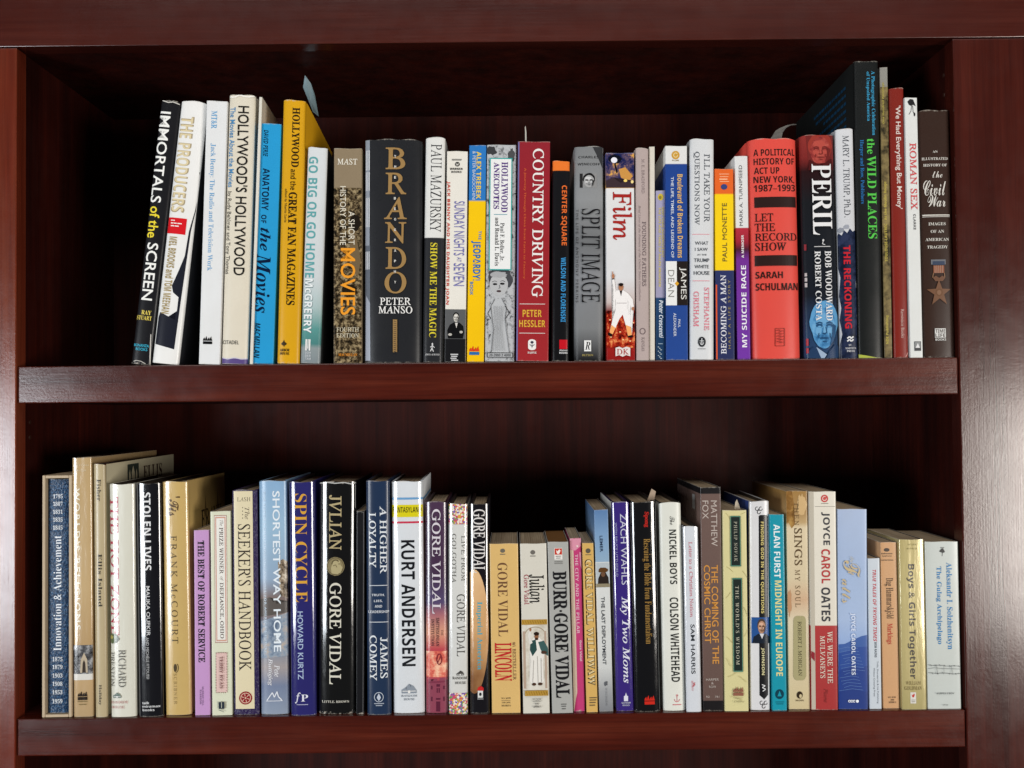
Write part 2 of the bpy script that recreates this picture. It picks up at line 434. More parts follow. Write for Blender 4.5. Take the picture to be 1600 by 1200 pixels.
        for v in bm.verts:
            x = v.co.x*w_; z = (1-min(max(v.co.y, .001), .999))*h_; L[0].append((x, surf(x)-off, z))
        mt = ink(col, rough, kwi.get('metal', metal if col not in TEX else 0), coat)
        if mt not in L[3]: L[3].append(mt)
        mi = L[3].index(mt)
        for f in bm.faces:
            ids = [k+v.index for v in f.verts]
            a, b3, c = (bm.verts[0].co,)*3 if len(ids) < 3 else (f.verts[0].co, f.verts[1].co, f.verts[2].co)
            # face the room: u right, v down
            if f.calc_area() > 1e-12:
                f.normal_update()
                if f.normal.z > 0: ids.reverse()
            L[1].append(ids); L[2].append(mi)
        bm.free()
    def T(nm, txt, f, col, x0, x1, y0, y1, rot='d'):
        pts, fs = text_mesh(txt, f); ym = (y0+y1)/2
        u0, va = uv(x0, ym)[0], uv(x0, y0)[1]; u1, vb = uv(x1, ym)[0], uv(x1, y1)[1]
        out = []
        for a, b_ in pts:
            if rot == 'd': out.append((u0+(u1-u0)*b_, va+(vb-va)*a))
            elif rot == 'u': out.append((u1-(u1-u0)*b_, vb-(vb-va)*a))
            else: out.append((u0+(u1-u0)*a, vb-(vb-va)*b_))
        emit(nm, out, fs, col)
    def G(nm, col, pts): emit(nm, [uv(*p) for p in pts], [tuple(range(len(pts)))], col)
    def R(nm, col, x0, y0, x1, y1):
        n_ = 1
        ym = (y0+y1)/2; u0, u1 = uv(x0, ym)[0], uv(x1, ym)[0]; va, vb = uv(x0, y0)[1], uv(x0, y1)[1]
        if x0 <= -900: u0 = .0
        if x1 >= 9000: u1 = 1.
        emit(nm, [(u0, va), (u1, va), (u1, vb), (u0, vb)], [(0, 1, 2, 3)], col)
    def E(nm, col, cx_, cy_, rx, ry, n_=28, jag=0):
        rr = random.Random(int(cx_*7+cy_))
        pts = []
        for i in range(n_):
            a = 2*math.pi*i/n_; k = 1+rr.uniform(-jag, jag)
            pts.append((cx_+rx*k*math.cos(a), cy_+ry*k*math.sin(a)))
        G(nm, col, pts)
    def A(nm, col, cx_, cy_, rx, ry, a0=0, a1=360, th=2.5, n_=24):
        pi, po = [], []
        for i in range(n_+1):
            a = math.radians(a0+(a1-a0)*i/n_)
            po.append(uv(cx_+rx*math.cos(a), cy_+ry*math.sin(a))); pi.append(uv(cx_+(rx-th)*math.cos(a), cy_+(ry-th)*math.sin(a)))
        emit(nm, po+pi, [(i, i+1, n_+2+i, n_+1+i) for i in range(n_)], col)
    def LN(nm, col, pts, th=2.5):
        for (xa, ya), (xb, yb) in zip(pts, pts[1:]):
            d = math.hypot(xb-xa, yb-ya) or 1; nx, ny = -(yb-ya)/d*th/2, (xb-xa)/d*th/2
            G(nm, col, [(xa+nx, ya+ny), (xb+nx, yb+ny), (xb-nx, yb-ny), (xa-nx, ya-ny)])
    def flame(nm, col, cx_, cy_, r, col2=None):
        for dx, hh in ((-.7, .7), (-.25, 1.), (.25, .75), (.7, .95)):
            G(nm, col, [(cx_+(dx-.28)*r, cy_), (cx_+(dx-.22)*r, cy_-hh*r*.5), (cx_+(dx+.05)*r, cy_-hh*r), (cx_+(dx+.12)*r, cy_-hh*r*.55), (cx_+(dx+.28)*r, cy_)])
        R(nm, col2 or col, cx_-r*.95, cy_+r*.12, cx_+r*.95, cy_+r*.7)
    def house(nm, col, cx_, cy_, r):
        G(nm, col, [(cx_-r, cy_), (cx_-r, cy_-r*.5), (cx_-r*.5, cy_-r*.8), (cx_-r*.45, cy_-r*.5), (cx_-r*.2, cy_-r*.5), (cx_, cy_-r*1.3), (cx_+r*.3, cy_-r*.7), (cx_+r*.6, cy_-r), (cx_+r, cy_-r*.4), (cx_+r, cy_)])
        R(nm, 'e8e6e2', cx_-r*.15, cy_-r*.4, cx_+r*.15, cy_-1)
        LN(nm, 'e8e6e2', [(cx_-r*.9, cy_-r*.3), (cx_+r*.9, cy_-r*.3)], r*.09)
    def face(nm, skin, dark, lite, cx_, cy_, rx, ry, hair=None):
        hair = hair or dark
        E(nm, hair, cx_, cy_-ry*.22, rx*1.04, ry*.9, 30, .03)
        E(nm, skin, cx_, cy_+ry*.08, rx*.88, ry*.88, 30, .015)
        E(nm, lite, cx_-rx*.12, cy_-ry*.34, rx*.55, ry*.24, 20, .06)
        E(nm, lite, cx_-rx*.42, cy_+ry*.20, rx*.22, ry*.20, 16, .08); E(nm, lite, cx_+rx*.38, cy_+ry*.20, rx*.18, ry*.18, 16, .08)
        for sx in (-1, 1):
            E(nm, dark, cx_+sx*rx*.36, cy_-ry*.02, rx*.24, ry*.085, 14, .08)
            E(nm, skin, cx_+sx*rx*.36, cy_+ry*.02, rx*.15, ry*.035, 12)
            LN(nm, dark, [(cx_+sx*rx*.14, cy_-ry*.12), (cx_+sx*rx*.36, cy_-ry*.17), (cx_+sx*rx*.60, cy_-ry*.11)], ry*.06)
        G(nm, lite, [(cx_-rx*.06, cy_), (cx_+rx*.05, cy_), (cx_+rx*.12, cy_+ry*.28), (cx_-rx*.1, cy_+ry*.28)])
        LN(nm, dark, [(cx_+rx*.10, cy_+ry*.05), (cx_+rx*.17, cy_+ry*.28), (cx_, cy_+ry*.34), (cx_-rx*.15, cy_+ry*.30)], ry*.045)
        E(nm, dark, cx_, cy_+ry*.52, rx*.33, ry*.045, 14, .1); E(nm, dark, cx_+rx*.02, cy_+ry*.66, rx*.18, ry*.03, 12)
        LN(nm, dark, [(cx_-rx*.40, cy_+ry*.30), (cx_-rx*.46, cy_+ry*.52)], ry*.035); LN(nm, dark, [(cx_+rx*.40, cy_+ry*.30), (cx_+rx*.46, cy_+ry*.52)], ry*.035)
        G(nm, dark, [(cx_+rx*.62, cy_-ry*.1), (cx_+rx*.87, cy_), (cx_+rx*.7, cy_+ry*.62), (cx_+rx*.40, cy_+ry*.88), (cx_+rx*.56, cy_+ry*.5)])
    fn = dict(T=T, G=G, R=R, E=E, A=A, L=LN, F=flame, H=house, P=face)
    for it in items: fn[it[0]](*it[1:])
    for nm, (pv_, pf_, mi_, ms_) in parts.items():
        if pv_: mesh_obj(nm.split('#')[0], pv_, pf_, ms_, root, mi_)
    # ---- printing on the visible flat cover: (side, name, text or polygon, font, colour, depth from, depth to, down from, down to) in metres
    for sd in sides:
        S_, nm, what, f, col, a0, a1, d0, d1 = sd
        if isinstance(what, str): pts, fs = text_mesh(what, f)
        else: pts, fs = what, [tuple(range(len(what)))]
        vv = []
        for a, b_ in pts:
            d1 = min(d1, h_-.004)
            dpt = a0+(a1-a0)*a if S_ == 'R' else a1-(a1-a0)*a
            vv.append((w_+.00025 if S_ == 'R' else -.00025, dpt, h_-d1+(d1-d0)*b_))
        mesh_obj(nm, vv, fs, [ink(col, .55, 0, 0)], root)
    o = Spine(); o.root, o.w, o.h, o.depth, o.b = root, w_, h_, depth, b
    return o

# ================================================================ upper shelf, left to right
WH, BK = 'e8e6e2', '141416'
book('A1', 'hc', (155, 235, 120, 38, 112, 1172), 'leaning black hardcover with white and yellow capitals, frayed jacket, first on the upper shelf', '1c1c1f', [
    ('T', 'title', 'IMMORTALS', 'S+', 'ecebe6', 131, 176, 165, 530), ('T', 'title', 'of the', 'S+', 'e8d23a', 106, 148, 545, 670),
    ('T', 'title', 'SCREEN', 'S+', 'ecebe6', 90, 134, 690, 918),
    ('T', 'author', 'RAY', 'D', 'e8d060', 79, 118, 958, 975, 'h'), ('T', 'author', 'STUART', 'D', 'e8d060', 60, 119, 980, 997, 'h'),
    ('T', 'publisher_mark', 'BONANZA', 'S+', '3fb0cc', 50, 108, 1092, 1103, 'h'), ('T', 'publisher_mark', 'BOOKS', 'S+', '3fb0cc', 57, 102, 1107, 1118, 'h'),
    ('L', 'jacket_tear', 'b8b4ac', [(48, 1163), (60, 1158), (78, 1160), (95, 1168)], 3), ('L', 'jacket_tear', 'c8c4bc', [(160, 122), (185, 128), (205, 124), (232, 130)], 4),
    ('L', 'jacket_tear', 'd0ccc4', [(116, 1050), (113, 1100), (111, 1172)], 3)], depth=.20, wear=1.3, rough=.33)
book('A1', 'hc', (241, 337, 122, 114, 230, 1172), 'leaning white hardcover with tan outlined capitals and a dark suit figure', 'e6e5e2', [
    ('G', 'illustration', '20222c', [(333, 372), (318, 378), (306, 402), (309, 440), (300, 480), (322, 520), (290, 556), (268, 640), (252, 740), (228, 800), (200, 862), (205, 888), (228, 905), (222, 960), (228, 1000), (186, 985), (150, 970), (142, 990), (128, 1098), (212, 1112), (240, 900), (275, 640), (318, 430)]),
    ('G', 'illustration', '7a4a38', [(316, 470), (325, 475), (322, 515), (304, 498)]),
    ('T', 'title', 'THE PRODUCERS', 'B', 'a8987a', 216, 270, 185, 570), ('T', 'title', 'THE PRODUCERS', 'B-', 'd8c8a0', 219, 265, 189, 566),
    ('R', 'title_block', 'd01c24', 182, 592, 257, 656), *[('R', 'title_block', 'f0e8e4', a, y, b, y+4) for y, s_ in ((601, (195, 203, 205, 212)), (612, (195, 206, 208, 220, 222, 240)), (623, (195, 210, 212, 228))) for a, b in zip(s_[::2], s_[1::2])],
    ('T', 'author', 'MEL BROOKS and TOM MEEHAN', 'B', 'a08c5c', 172, 206, 668, 975)], right='17181c', depth=.19, rough=.30)
book('A1', 'pb', (338, 423, 122, 308, 390, 1175), 'plain white paperback with pale blue serif lettering and black flame mark', 'dedfdf', [
    ('T', 'series_mark', 'MT&R', 'D', '5c9cc8', 357, 380, 162, 233), ('T', 'title', 'Jack Benny: The Radio and Television Work', 'D-', '5596c4', 343, 368, 293, 803),
    ('F', 'publisher_mark', BK, 343, 1082, 19)], depth=.20, rough=.25)
book('A1', 'hc', (430, 530, 97, 393, 505, 1172), 'cream hardcover with heavy black and thin blue lines of type, purple band at the foot', 'd9d1bf', [
    ('R', 'foot_band', '5a4a80', -1000, 1150, 9999, 1171), ('L', 'foot_band', 'c8c4d0', [(396, 1148), (420, 1153), (450, 1147), (478, 1152), (503, 1150)], 4),
    ('T', 'subtitle', 'The Movies About the Movies', 'S+', '4a86b4', 428, 450, 147, 468), ('T', 'author', 'by Rudy Behlmer and Tony Thomas', 'S', '3a3834', 411, 433, 485, 815),
    ('T', 'title', "HOLLYWOOD'S HOLLYWOOD", 'S+', '1c1a18', 455, 500, 142, 820), ('T', 'publisher_mark', 'CITADEL', 'S', '2c2a28', 399, 468, 1079, 1094, 'h'),
    ('L', 'jacket_tear', 'f0ece2', [(432, 105), (450, 108), (470, 99), (500, 105), (527, 100)], 6)], depth=.21, wear=1.6, bulge=.005, right='c8bfae')
book('A1', 'pb', (548, 562, 107, 512, 522, 1172), 'very thin white paperback with yellow cover edge squeezed beside the blue book', 'd8d4c8', [], right='c8a820', depth=.25)
book('A1', 'pb', (545, 637, 212, 509, 606, 1172), 'bright blue paperback with hand lettered dark brush script', '2a96cc', [
    ('T', 'author', 'DAVID PIRIE', 'J', '12283c', 566, 584, 238, 345), ('T', 'title', 'ANATOMY', 'B', '122440', 560, 588, 392, 560), ('T', 'title', 'OF', 'B', '122440', 556, 577, 578, 612),
    ('T', 'title', 'the', 'Z', '0e1c38', 552, 594, 630, 722), ('T', 'title', 'Movies', 'Z', '0e1c38', 534, 592, 735, 970), ('T', 'publisher_mark', 'MACMILLAN', 'J', '12283c', 528, 551, 1010, 1150)],
    depth=.21, rough=.22)
book('A2', 'hc', (32, 120, 118, 5, 97, 1172), 'tall mustard yellow hardcover with black art deco capitals and wide cover in view', 'd49e18', [
    ('T', 'title', 'HOLLYWOOD', 'D+', '2a1c0c', 66, 96, 148, 388), ('T', 'title', 'and the', 'B', '2a1c0c', 60, 83, 396, 480), ('T', 'title', 'GREAT FAN MAGAZINES', 'D+', '2a1c0c', 48, 82, 488, 940),
    ('T', 'author', 'edited by Martin Levin', 'D', '3a2a10', 34, 46, 475, 610),
    ('E', 'publisher_mark', '3a2a10', 34, 1094, 11, 7), ('G', 'publisher_mark', '3a2a10', [(34, 1078), (40, 1092), (28, 1092)]), ('R', 'publisher_mark', '3a2a10', 33, 1098, 36, 1106),
    ('T', 'publisher_mark', 'ARBOR', 'D', '3a2a10', 17, 57, 1113, 1124, 'h'), ('T', 'publisher_mark', 'HOUSE', 'D', '3a2a10', 17, 56, 1127, 1138, 'h')], depth=.225, wear=1.0, bulge=.004)
book('A2', 'hc', (132, 206, 307, 97, 181, 1170), 'pale grey hardcover with teal capitals and a teal tinted foot', [(0, 'd4d8da'), (.6, 'c8ced0'), (.74, 'a8bcbc'), (.84, '5a9490'), (.91, '4a807e'), (.93, '8a9496'), (1, '7e888c')], [
    ('T', 'title', 'GO BIG OR GO HOME', 'B', '5e9ea0', 126, 163, 345, 830), ('T', 'author', 'McGREERY', 'B+', '6a7c80', 114, 149, 837, 1052), ('T', 'author', 'McGREERY', 'B', 'e4e8e8', 114, 147, 835, 1050),
    ('R', 'publisher_mark', WH, 119, 1075, 125, 1120), ('R', 'publisher_mark', WH, 128, 1075, 132, 1112), ('R', 'publisher_mark', WH, 134, 1075, 140, 1120),
    ('T', 'publisher_mark', 'DOH', 'B', 'c8ccd0', 118, 142, 1124, 1133, 'h'), ('T', 'publisher_mark', 'DER', 'B', 'c8ccd0', 118, 142, 1136, 1145, 'h'), ('T', 'publisher_mark', 'TAM', 'B', 'c8ccd0', 118, 142, 1148, 1157, 'h')],
    right='2e3234', depth=.158, rough=.25)
book('A2', 'pb', (234, 346, 312, 232, 345, 1172), 'thick paperback with tan top and sepia crowd photograph under orange and white lettering', '8a7a62', [
    ('R', 'cover_photo', 'crowd', -1000, 470, 9999, 1171),
    ('G', 'cover_photo', '6e5c42', [(300, 640), (318, 640), (330, 700), (342, 760), (330, 830), (310, 800), (298, 720)]), ('E', 'cover_photo', '1c1610', 318, 610, 22, 34, 20, .1), ('E', 'cover_photo', '20180e', 296, 880, 30, 22, 20, .1),
    ('T', 'author', 'MAST', 'R+', 'e2dccc', 248, 328, 353, 377, 'h'), ('T', 'title', 'HISTORY OF THE', 'S', 'ddd6c4', 258, 282, 464, 700), ('T', 'title', 'A SHORT', 'S', 'ddd6c4', 292, 317, 565, 698),
    ('T', 'title', 'MOVIES', 'S+', 'e8982c', 260, 320, 712, 980), ('T', 'edition', 'FOURTH', 'R', 'd8d0b8', 244, 334, 1029, 1047, 'h'), ('T', 'edition', 'EDITION', 'R', 'd8d0b8', 244, 334, 1053, 1070, 'h'),
    ('T', 'publisher_mark', 'MACMILLAN', 'D', 'd88828', 252, 328, 1133, 1144, 'h')], depth=.165)
book('A2', 'hc', (353, 588, 275, 353, 585, 1168), 'very thick charcoal hardcover with large bronze capitals stacked letter by letter', '242528', [
    ('R', 'cover_photo', '8e949e', 356, 277, 374, 700), ('R', 'cover_photo', '5e646e', 356, 700, 376, 1160), ('G', 'cover_photo', '9aa0ac', [(360, 900), (376, 930), (378, 1160), (358, 1160)]),
    *[('R', 'cover_photo', 'dcdee2', a, y0, a+3, y1) for a in (358, 365, 371) for y0, y1 in ((318, 398), (405, 480), (508, 626), (724, 796))],
    *[('T', 'title', c, 'R+', '9a7a4c', a, b, y0, y1, 'h') for c, a, b, y0, y1 in (('B', 440, 520, 309, 396), ('R', 440, 524, 410, 496), ('A', 434, 526, 508, 596), ('N', 438, 524, 608, 693), ('D', 440, 523, 708, 795), ('O', 436, 524, 806, 893))],
    *[('T', 'subtitle', c, 'B', 'd8d6d0', a-4, a+4, y-5, y+5, 'h') for c, a, y in (('T', 479, 345), ('H', 479, 386), ('E', 479, 429), ('B', 478, 513), ('I', 478, 555), ('O', 479, 597), ('G', 478, 639), ('R', 479, 680), ('A', 479, 722), ('P', 479, 764), ('H', 478, 806), ('Y', 479, 848))],
    ('T', 'author', 'PETER', 'R+', 'e6e4e0', 418, 542, 910, 939, 'h'), ('T', 'author', 'MANSO', 'R+', 'e6e4e0', 412, 548, 944, 973, 'h'),
    ('R', 'publisher_mark', '9a7a4c', 470, 997, 487, 1127), *[('L', 'publisher_mark', '303134', [(473, y), (484, y+4)], 2) for y in range(1003, 1124, 8)]], depth=.165, rough=.36, bulge=.007)
book('A3', 'hc', (47, 136, 105, 28, 125, 1158), 'hardcover half white above and half charcoal below with yellow type', [(0, 'dcdcd8'), (.448, 'dcdcd8'), (.4485, '2c2d30'), (1, '28292c')], [
    ('T', 'author', 'PAUL MAZURSKY', 'R', '2a2a2e', 68, 119, 137, 548), ('T', 'title', 'SHOW ME THE MAGIC', 'D', 'd8c838', 64, 98, 600, 1042),
    ('E', 'publisher_mark', 'd8d8d8', 77, 1073, 4, 5), ('L', 'publisher_mark', 'd8d8d8', [(77, 1076), (75, 1092), (82, 1108)], 4), ('L', 'publisher_mark', 'd8d8d8', [(75, 1092), (67, 1107)], 4), ('L', 'publisher_mark', 'd8d8d8', [(66, 1088), (77, 1080), (88, 1090)], 3),
    ('T', 'publisher_mark', 'SIMON & SCHUSTER', 'D', 'c8c8c8', 42, 112, 1118, 1126, 'h')], depth=.158, rough=.28, right='8c8c8a')
book('A3', 'pb', (144, 244, 170, 134, 232, 1158), 'cream paperback with violet narrow capitals and a black and white portrait at the foot', 'e2ded4', [
    ('E', 'publisher_mark', '2a2a2a', 194, 231, 12, 11), ('L', 'publisher_mark', 'e2ded4', [(187, 226), (191, 237), (194, 229), (197, 237), (201, 226)], 2), ('R', 'publisher_mark', '8a8882', 168, 206, 214, 214),
    ('T', 'publisher_mark', 'WARNER', 'B', '2a2a2a', 158, 220, 248, 258, 'h'), ('T', 'publisher_mark', 'BOOKS', 'B', '2a2a2a', 165, 214, 263, 272, 'h'),
    ('T', 'subtitle', 'JACK BENNY AND HIS DAUGHTER JOAN', 'B', 'c24434', 140, 157, 312, 890),
    ('T', 'title', 'SUNDAY NIGHTS', 'S', '6a68a8', 178, 228, 405, 660), ('T', 'title', 'AT', 'S', '6a68a8', 192, 212, 668, 690), ('T', 'title', 'SEVEN', 'S', '6a68a8', 176, 227, 696, 802),
    ('R', 'cover_photo', '5a5b5c', -1000, 912, 9999, 1050), ('R', 'cover_photo', '18181a', -1000, 1050, 9999, 1157),
    ('G', 'cover_photo', '101012', [(150, 1048), (146, 1010), (158, 985), (178, 972), (205, 974), (222, 990), (226, 1020), (220, 1048)]), ('P', 'cover_photo', 'c0bcb4', '303030', 'dedad2', 188, 950, 14, 22, '1a1a1a'),
    ('G', 'cover_photo', 'd0ccc6', [(183, 975), (196, 975), (190, 1000)]), ('E', 'cover_photo', 'b8b4ac', 160, 1030, 9, 6), ('E', 'cover_photo', 'b8b4ac', 212, 1018, 8, 6),
    *[('R', 'barcode_text', 'c8c8c8', 162+i % 2*3, y, 198-i % 3*4, y+5) for i, y in enumerate((1120, 1129, 1138, 1147))]], depth=.15)
book('A3', 'pb', (250, 330, 142, 238, 319, 1162), 'paperback with blue top and bright yellow lower part', [(0, '2f76bc'), (.2575, '2f76bc'), (.258, 'f2c414'), (1, 'efbe12')], [
    ('T', 'author', 'ALEX TREBEK', 'B', 'e8c83c', 283, 305, 172, 395), ('T', 'author', '& PETER BARSOCCHINI', 'S', 'c8d0d8', 264, 279, 170, 400),
    ('T', 'title', 'THE', 'B', '3f7cae', 293, 307, 546, 588), ('T', 'title', 'JEOPARDY!', 'B+', '2f6ea8', 257, 303, 593, 780), ('T', 'title', 'BOOK', 'B', '3f7cae', 252, 268, 786, 848),
    ('F', 'publisher_mark', 'd83a20', 273, 1112, 25, '2a68a8')], depth=.14, rough=.28)
book('A3', 'pb', (334, 470, 140, 321, 463, 1160), 'grey pen drawn paperback with white label bordered in teal and a woman in gown', '9a9c9e', [
    ('R', 'illustration', 'penart', -1000, 141, 9999, 1158),
    ('E', 'illustration', '3a3b3d', 352, 168, 26, 20, 24, .25), ('E', 'illustration', '4a4b4d', 448, 190, 16, 30, 24, .25),
    ('G', 'illustration', 'b6b8ba', [(368, 870), (402, 862), (425, 905), (418, 960), (430, 1010), (440, 1118), (352, 1118), (362, 1010), (350, 950), (345, 900)]),
    ('E', 'illustration', '45464a', 395, 775, 58, 52, 34, .12), ('E', 'illustration', 'b4b5b6', 388, 800, 44, 52, 30, .02),
    ('E', 'illustration', 'a4a5a7', 388, 752, 40, 14, 24, .15), ('E', 'illustration', '222', 372, 797, 10, 4) if 0 else ('E', 'illustration', '242426', 370, 797, 11, 5, 14, .1), ('E', 'illustration', '242426', 405, 795, 11, 5, 14, .1),
    ('L', 'illustration', '2a2a2c', [(356, 787), (368, 782), (380, 786)], 2), ('L', 'illustration', '2a2a2c', [(396, 784), (407, 780), (418, 786)], 2), ('E', 'illustration', '4a3a3c', 388, 830, 11, 5), ('L', 'illustration', '505254', [(391, 800), (394, 815), (386, 817)], 2),
    ('L', 'illustration', '2e2f31', [(352, 905), (335, 935), (350, 960)], 2.5), ('L', 'illustration', '2e2f31', [(418, 900), (440, 930), (420, 958)], 2.5), ('L', 'illustration', '38393b', [(368, 870), (350, 900), (362, 1010), (352, 1118)], 2), ('L', 'illustration', '38393b', [(402, 862), (425, 905), (418, 960), (440, 1118)], 2),
    *[('L', 'illustration', '606264', [(365+i*9, 900), (368+i*7, 1000), (360+i*11, 1110)], 1.2) for i in range(6)],
    ('R', 'foot_strip', '2c2c2e', 332, 1118, 456, 1142), ('R', 'foot_strip', 'a8aaac', 335, 1121, 453, 1139), ('T', 'foot_strip', '20-2000 2 4000', 'B', '2a2a2c', 342, 446, 1124, 1136, 'h'),
    ('R', 'title_label', '2aa09a', 343, 204, 450, 732), ('R', 'title_label', 'e6e6e4', 348, 209, 445, 727), ('R', 'title_label', '3a8a98', 365, 469, 428, 472),
    ('T', 'title', 'HOLLYWOOD', 'D+', '54367a', 400, 431, 223, 460), ('T', 'title', 'ANECDOTES', 'D+', '54367a', 364, 391, 225, 445),
    ('T', 'author', 'Paul F. Boller, Jr.', 'D', '1e1e20', 392, 414, 510, 690), ('T', 'author', 'and Ronald L. Davis', 'D', '1e1e20', 370, 390, 485, 712)], depth=.15)
book('A3', 'pb', (477, 630, 125, 468, 622, 1158), 'thick crimson paperback with tall white serif capitals and gold author name', [(0, '8e2630'), (.5, '98262c'), (1, '9c2a2e')], [
    ('R', 'edge_strip', '6a6a98', -1000, 127, 480, 1156), ('T', 'title', 'COUNTRY DRIVING', 'R+', 'e8e4e0', 545, 598, 158, 858), ('T', 'subtitle', 'A Journey Through China from Farm to Factory', 'B', 'c85a34', 502, 515, 250, 773),
    ('R', 'rule', 'd8c8c0', 485, 889, 606, 892), ('T', 'author', 'PETER', 'B', 'd8a83c', 499, 590, 918, 951, 'h'), ('T', 'author', 'HESSLER', 'B', 'd8a83c', 483, 607, 966, 999, 'h'), ('R', 'rule#2', 'd8c8c0', 483, 1026, 606, 1029),
    ('R', 'publisher_mark', 'e8e4e0', 525, 1066, 563, 1096), ('E', 'publisher_mark', 'e8e4e0', 544, 1068, 19, 12), ('E', 'publisher_mark', 'e8e4e0', 544, 1095, 19, 12), ('E', 'publisher_mark', '3a3a4a', 544, 1070, 8, 6), ('L', 'publisher_mark', '3a3a4a', [(544, 1072), (544, 1096)], 3), ('L', 'publisher_mark', '3a3a4a', [(533, 1080), (544, 1090), (555, 1080)], 3),
    ('T', 'publisher_mark', 'HARPER', 'D', 'e8e4e0', 523, 565, 1114, 1123, 'h')], depth=.145, rough=.30)
book('A4', 'hc', (38, 132, 163, 42, 119, 1155), 'glossy black hardcover with an orange head band and orange and blue lettering', [(0, 'e87830'), (.05, 'e87830'), (.0505, '18181b'), (1, '151517')], [
    ('T', 'title', 'CENTER SQUARE', 'B', 'e26c30', 82, 115, 285, 583), ('T', 'author', 'WILSON AND FLORENSKI', 'B', '3c92cc', 83, 107, 643, 962),
    ('R', 'publisher_mark', 'c01824', 76, 1050, 113, 1096), ('T', 'publisher_mark', 'Alyson', 'B', 'e0e0e0', 76, 113, 1098, 1107, 'h'), ('T', 'publisher_mark', 'BOOKS', 'B', 'e0e0e0', 76, 113, 1110, 1119, 'h')], depth=.155, rough=.24, edge='d86a28')
book('A4', 'hc', (147, 297, 92, 150, 292, 1152), 'silver grey hardcover with long thin black capitals and a small square portrait near the head', [(0, '7c7e80'), (.25, '8c8e90'), (.45, '6c6e70'), (.6, '84868a'), (.85, '7a7c7e'), (1, '141416')], [
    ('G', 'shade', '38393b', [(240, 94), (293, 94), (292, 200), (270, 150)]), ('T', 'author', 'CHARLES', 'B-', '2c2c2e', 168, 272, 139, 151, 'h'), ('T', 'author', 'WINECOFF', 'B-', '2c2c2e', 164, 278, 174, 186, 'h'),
    ('R', 'portrait', '8a8a8a', 175, 227, 262, 297), ('R', 'portrait', '2a2a2a', 175, 227, 190, 297), ('P', 'portrait', 'a4a4a4', '242424', 'c8c8c8', 222, 262, 30, 34, '1c1c1c'),
    ('T', 'title', 'SPLIT IMAGE', 'R', '161618', 184, 278, 402, 866), ('T', 'subtitle', 'THE LIFE OF ANTHONY PERKINS', 'S_', '242426', 156, 168, 405, 865),
    ('R', 'publisher_mark', 'e4e4e2', 198, 1052, 232, 1106), ('T', 'publisher_mark', 'R', 'Z', '1a1a1a', 202, 228, 1060, 1098, 'h'), ('T', 'publisher_mark', 'DUTTON', 'D', 'a89858', 188, 242, 1120, 1130, 'h')], depth=.16, rough=.26)
book('A4', 'pb', (303, 446, 125, 309, 450, 1150), 'thick white paperback with stage lamps at its head and white suited dancer at its foot', [(0, '4a5698'), (.15, '8a6a50'), (.169, 'e0a850'), (.17, 'dcdcdc'), (.60, 'd8d8da'), (.72, 'c4b4b0'), (.765, '7a2420'), (.9, 'a02420'), (1, '8c1c1c')], [
    ('R', 'cover_photo', 'spot', -1000, 127, 9999, 297), ('E', 'cover_photo', '10121e', 350, 155, 34, 22, 20, .1), ('E', 'cover_photo', 'e8e8f0', 345, 160, 16, 14), ('G', 'cover_photo', '141420', [(352, 175), (364, 220), (356, 225), (345, 180)]),
    ('G', 'cover_photo', 'c89048', [(368, 205), (402, 196), (440, 240), (420, 262), (380, 248)]), ('G', 'cover_photo', '3c2e34', [(304, 262), (340, 246), (375, 272), (446, 262), (446, 297), (304, 297)]), ('E', 'cover_photo', 'f0d070', 402, 262, 9, 7), ('E', 'cover_photo', 'f0d890', 436, 268, 7, 8),
    ('T', 'title', 'Film', 'R+', 'a02824', 338, 436, 318, 556),
    ('R', 'dance_floor', 'disco', -1000, 905, 9999, 1088), *[('E', 'dance_floor', 'f8c890', x, y, 5, 3) for x, y in ((325, 950), (440, 965), (330, 1035), (375, 1010), (425, 1055), (390, 1048), (350, 985))],
    ('G', 'dancer', 'ece8e6', [(345, 815), (362, 805), (392, 806), (415, 820), (438, 850), (443, 885), (432, 890), (422, 862), (410, 848), (408, 885), (418, 930), (428, 985), (434, 1025), (414, 1030), (402, 975), (388, 925), (372, 945), (352, 990), (338, 1022), (322, 1012), (335, 960), (352, 905), (356, 865), (348, 840), (334, 745), (345, 742), (352, 800)]),
    ('G', 'dancer', '2a1c1c', [(372, 806), (386, 806), (380, 835)]), ('L', 'dancer', 'a8a0a0', [(358, 868), (408, 868)], 3), ('G', 'dancer', 'f0a868', [(402, 975), (428, 985), (434, 1025), (414, 1030)]), ('G', 'dancer', 'f0a868', [(352, 990), (338, 1022), (322, 1012), (332, 975)]),
    ('E', 'dancer', 'b07858', 379, 790, 12, 16, 20), ('E', 'dancer', '1c1412', 379, 777, 12, 8, 20, .08), ('L', 'dancer', '3a2420', [(372, 788), (376, 788)], 2.5), ('L', 'dancer', '3a2420', [(382, 788), (387, 788)], 2.5), ('E', 'dancer', 'b07858', 340, 735, 7, 12), ('L', 'dancer', 'b07858', [(338, 728), (336, 712)], 4), ('L', 'dancer', '2a2a2c', [(334, 750), (346, 748)], 5),
    ('G', 'dancer', '1c1414', [(318, 1012), (336, 1024), (332, 1034), (314, 1024)]), ('G', 'dancer', '1c1414', [(412, 1030), (436, 1026), (440, 1036), (414, 1038)]), ('E', 'dancer', 'b07858', 438, 896, 6, 9),
    ('G', 'publisher_mark', 'e0d8d4', [(352, 1088), (370, 1083), (387, 1090), (405, 1083), (425, 1088), (425, 1130), (405, 1124), (387, 1132), (370, 1124), (352, 1130)]), ('T', 'publisher_mark', 'DK', 'R+', 'a02424', 358, 418, 1094, 1121, 'h')], depth=.155, rough=.24)
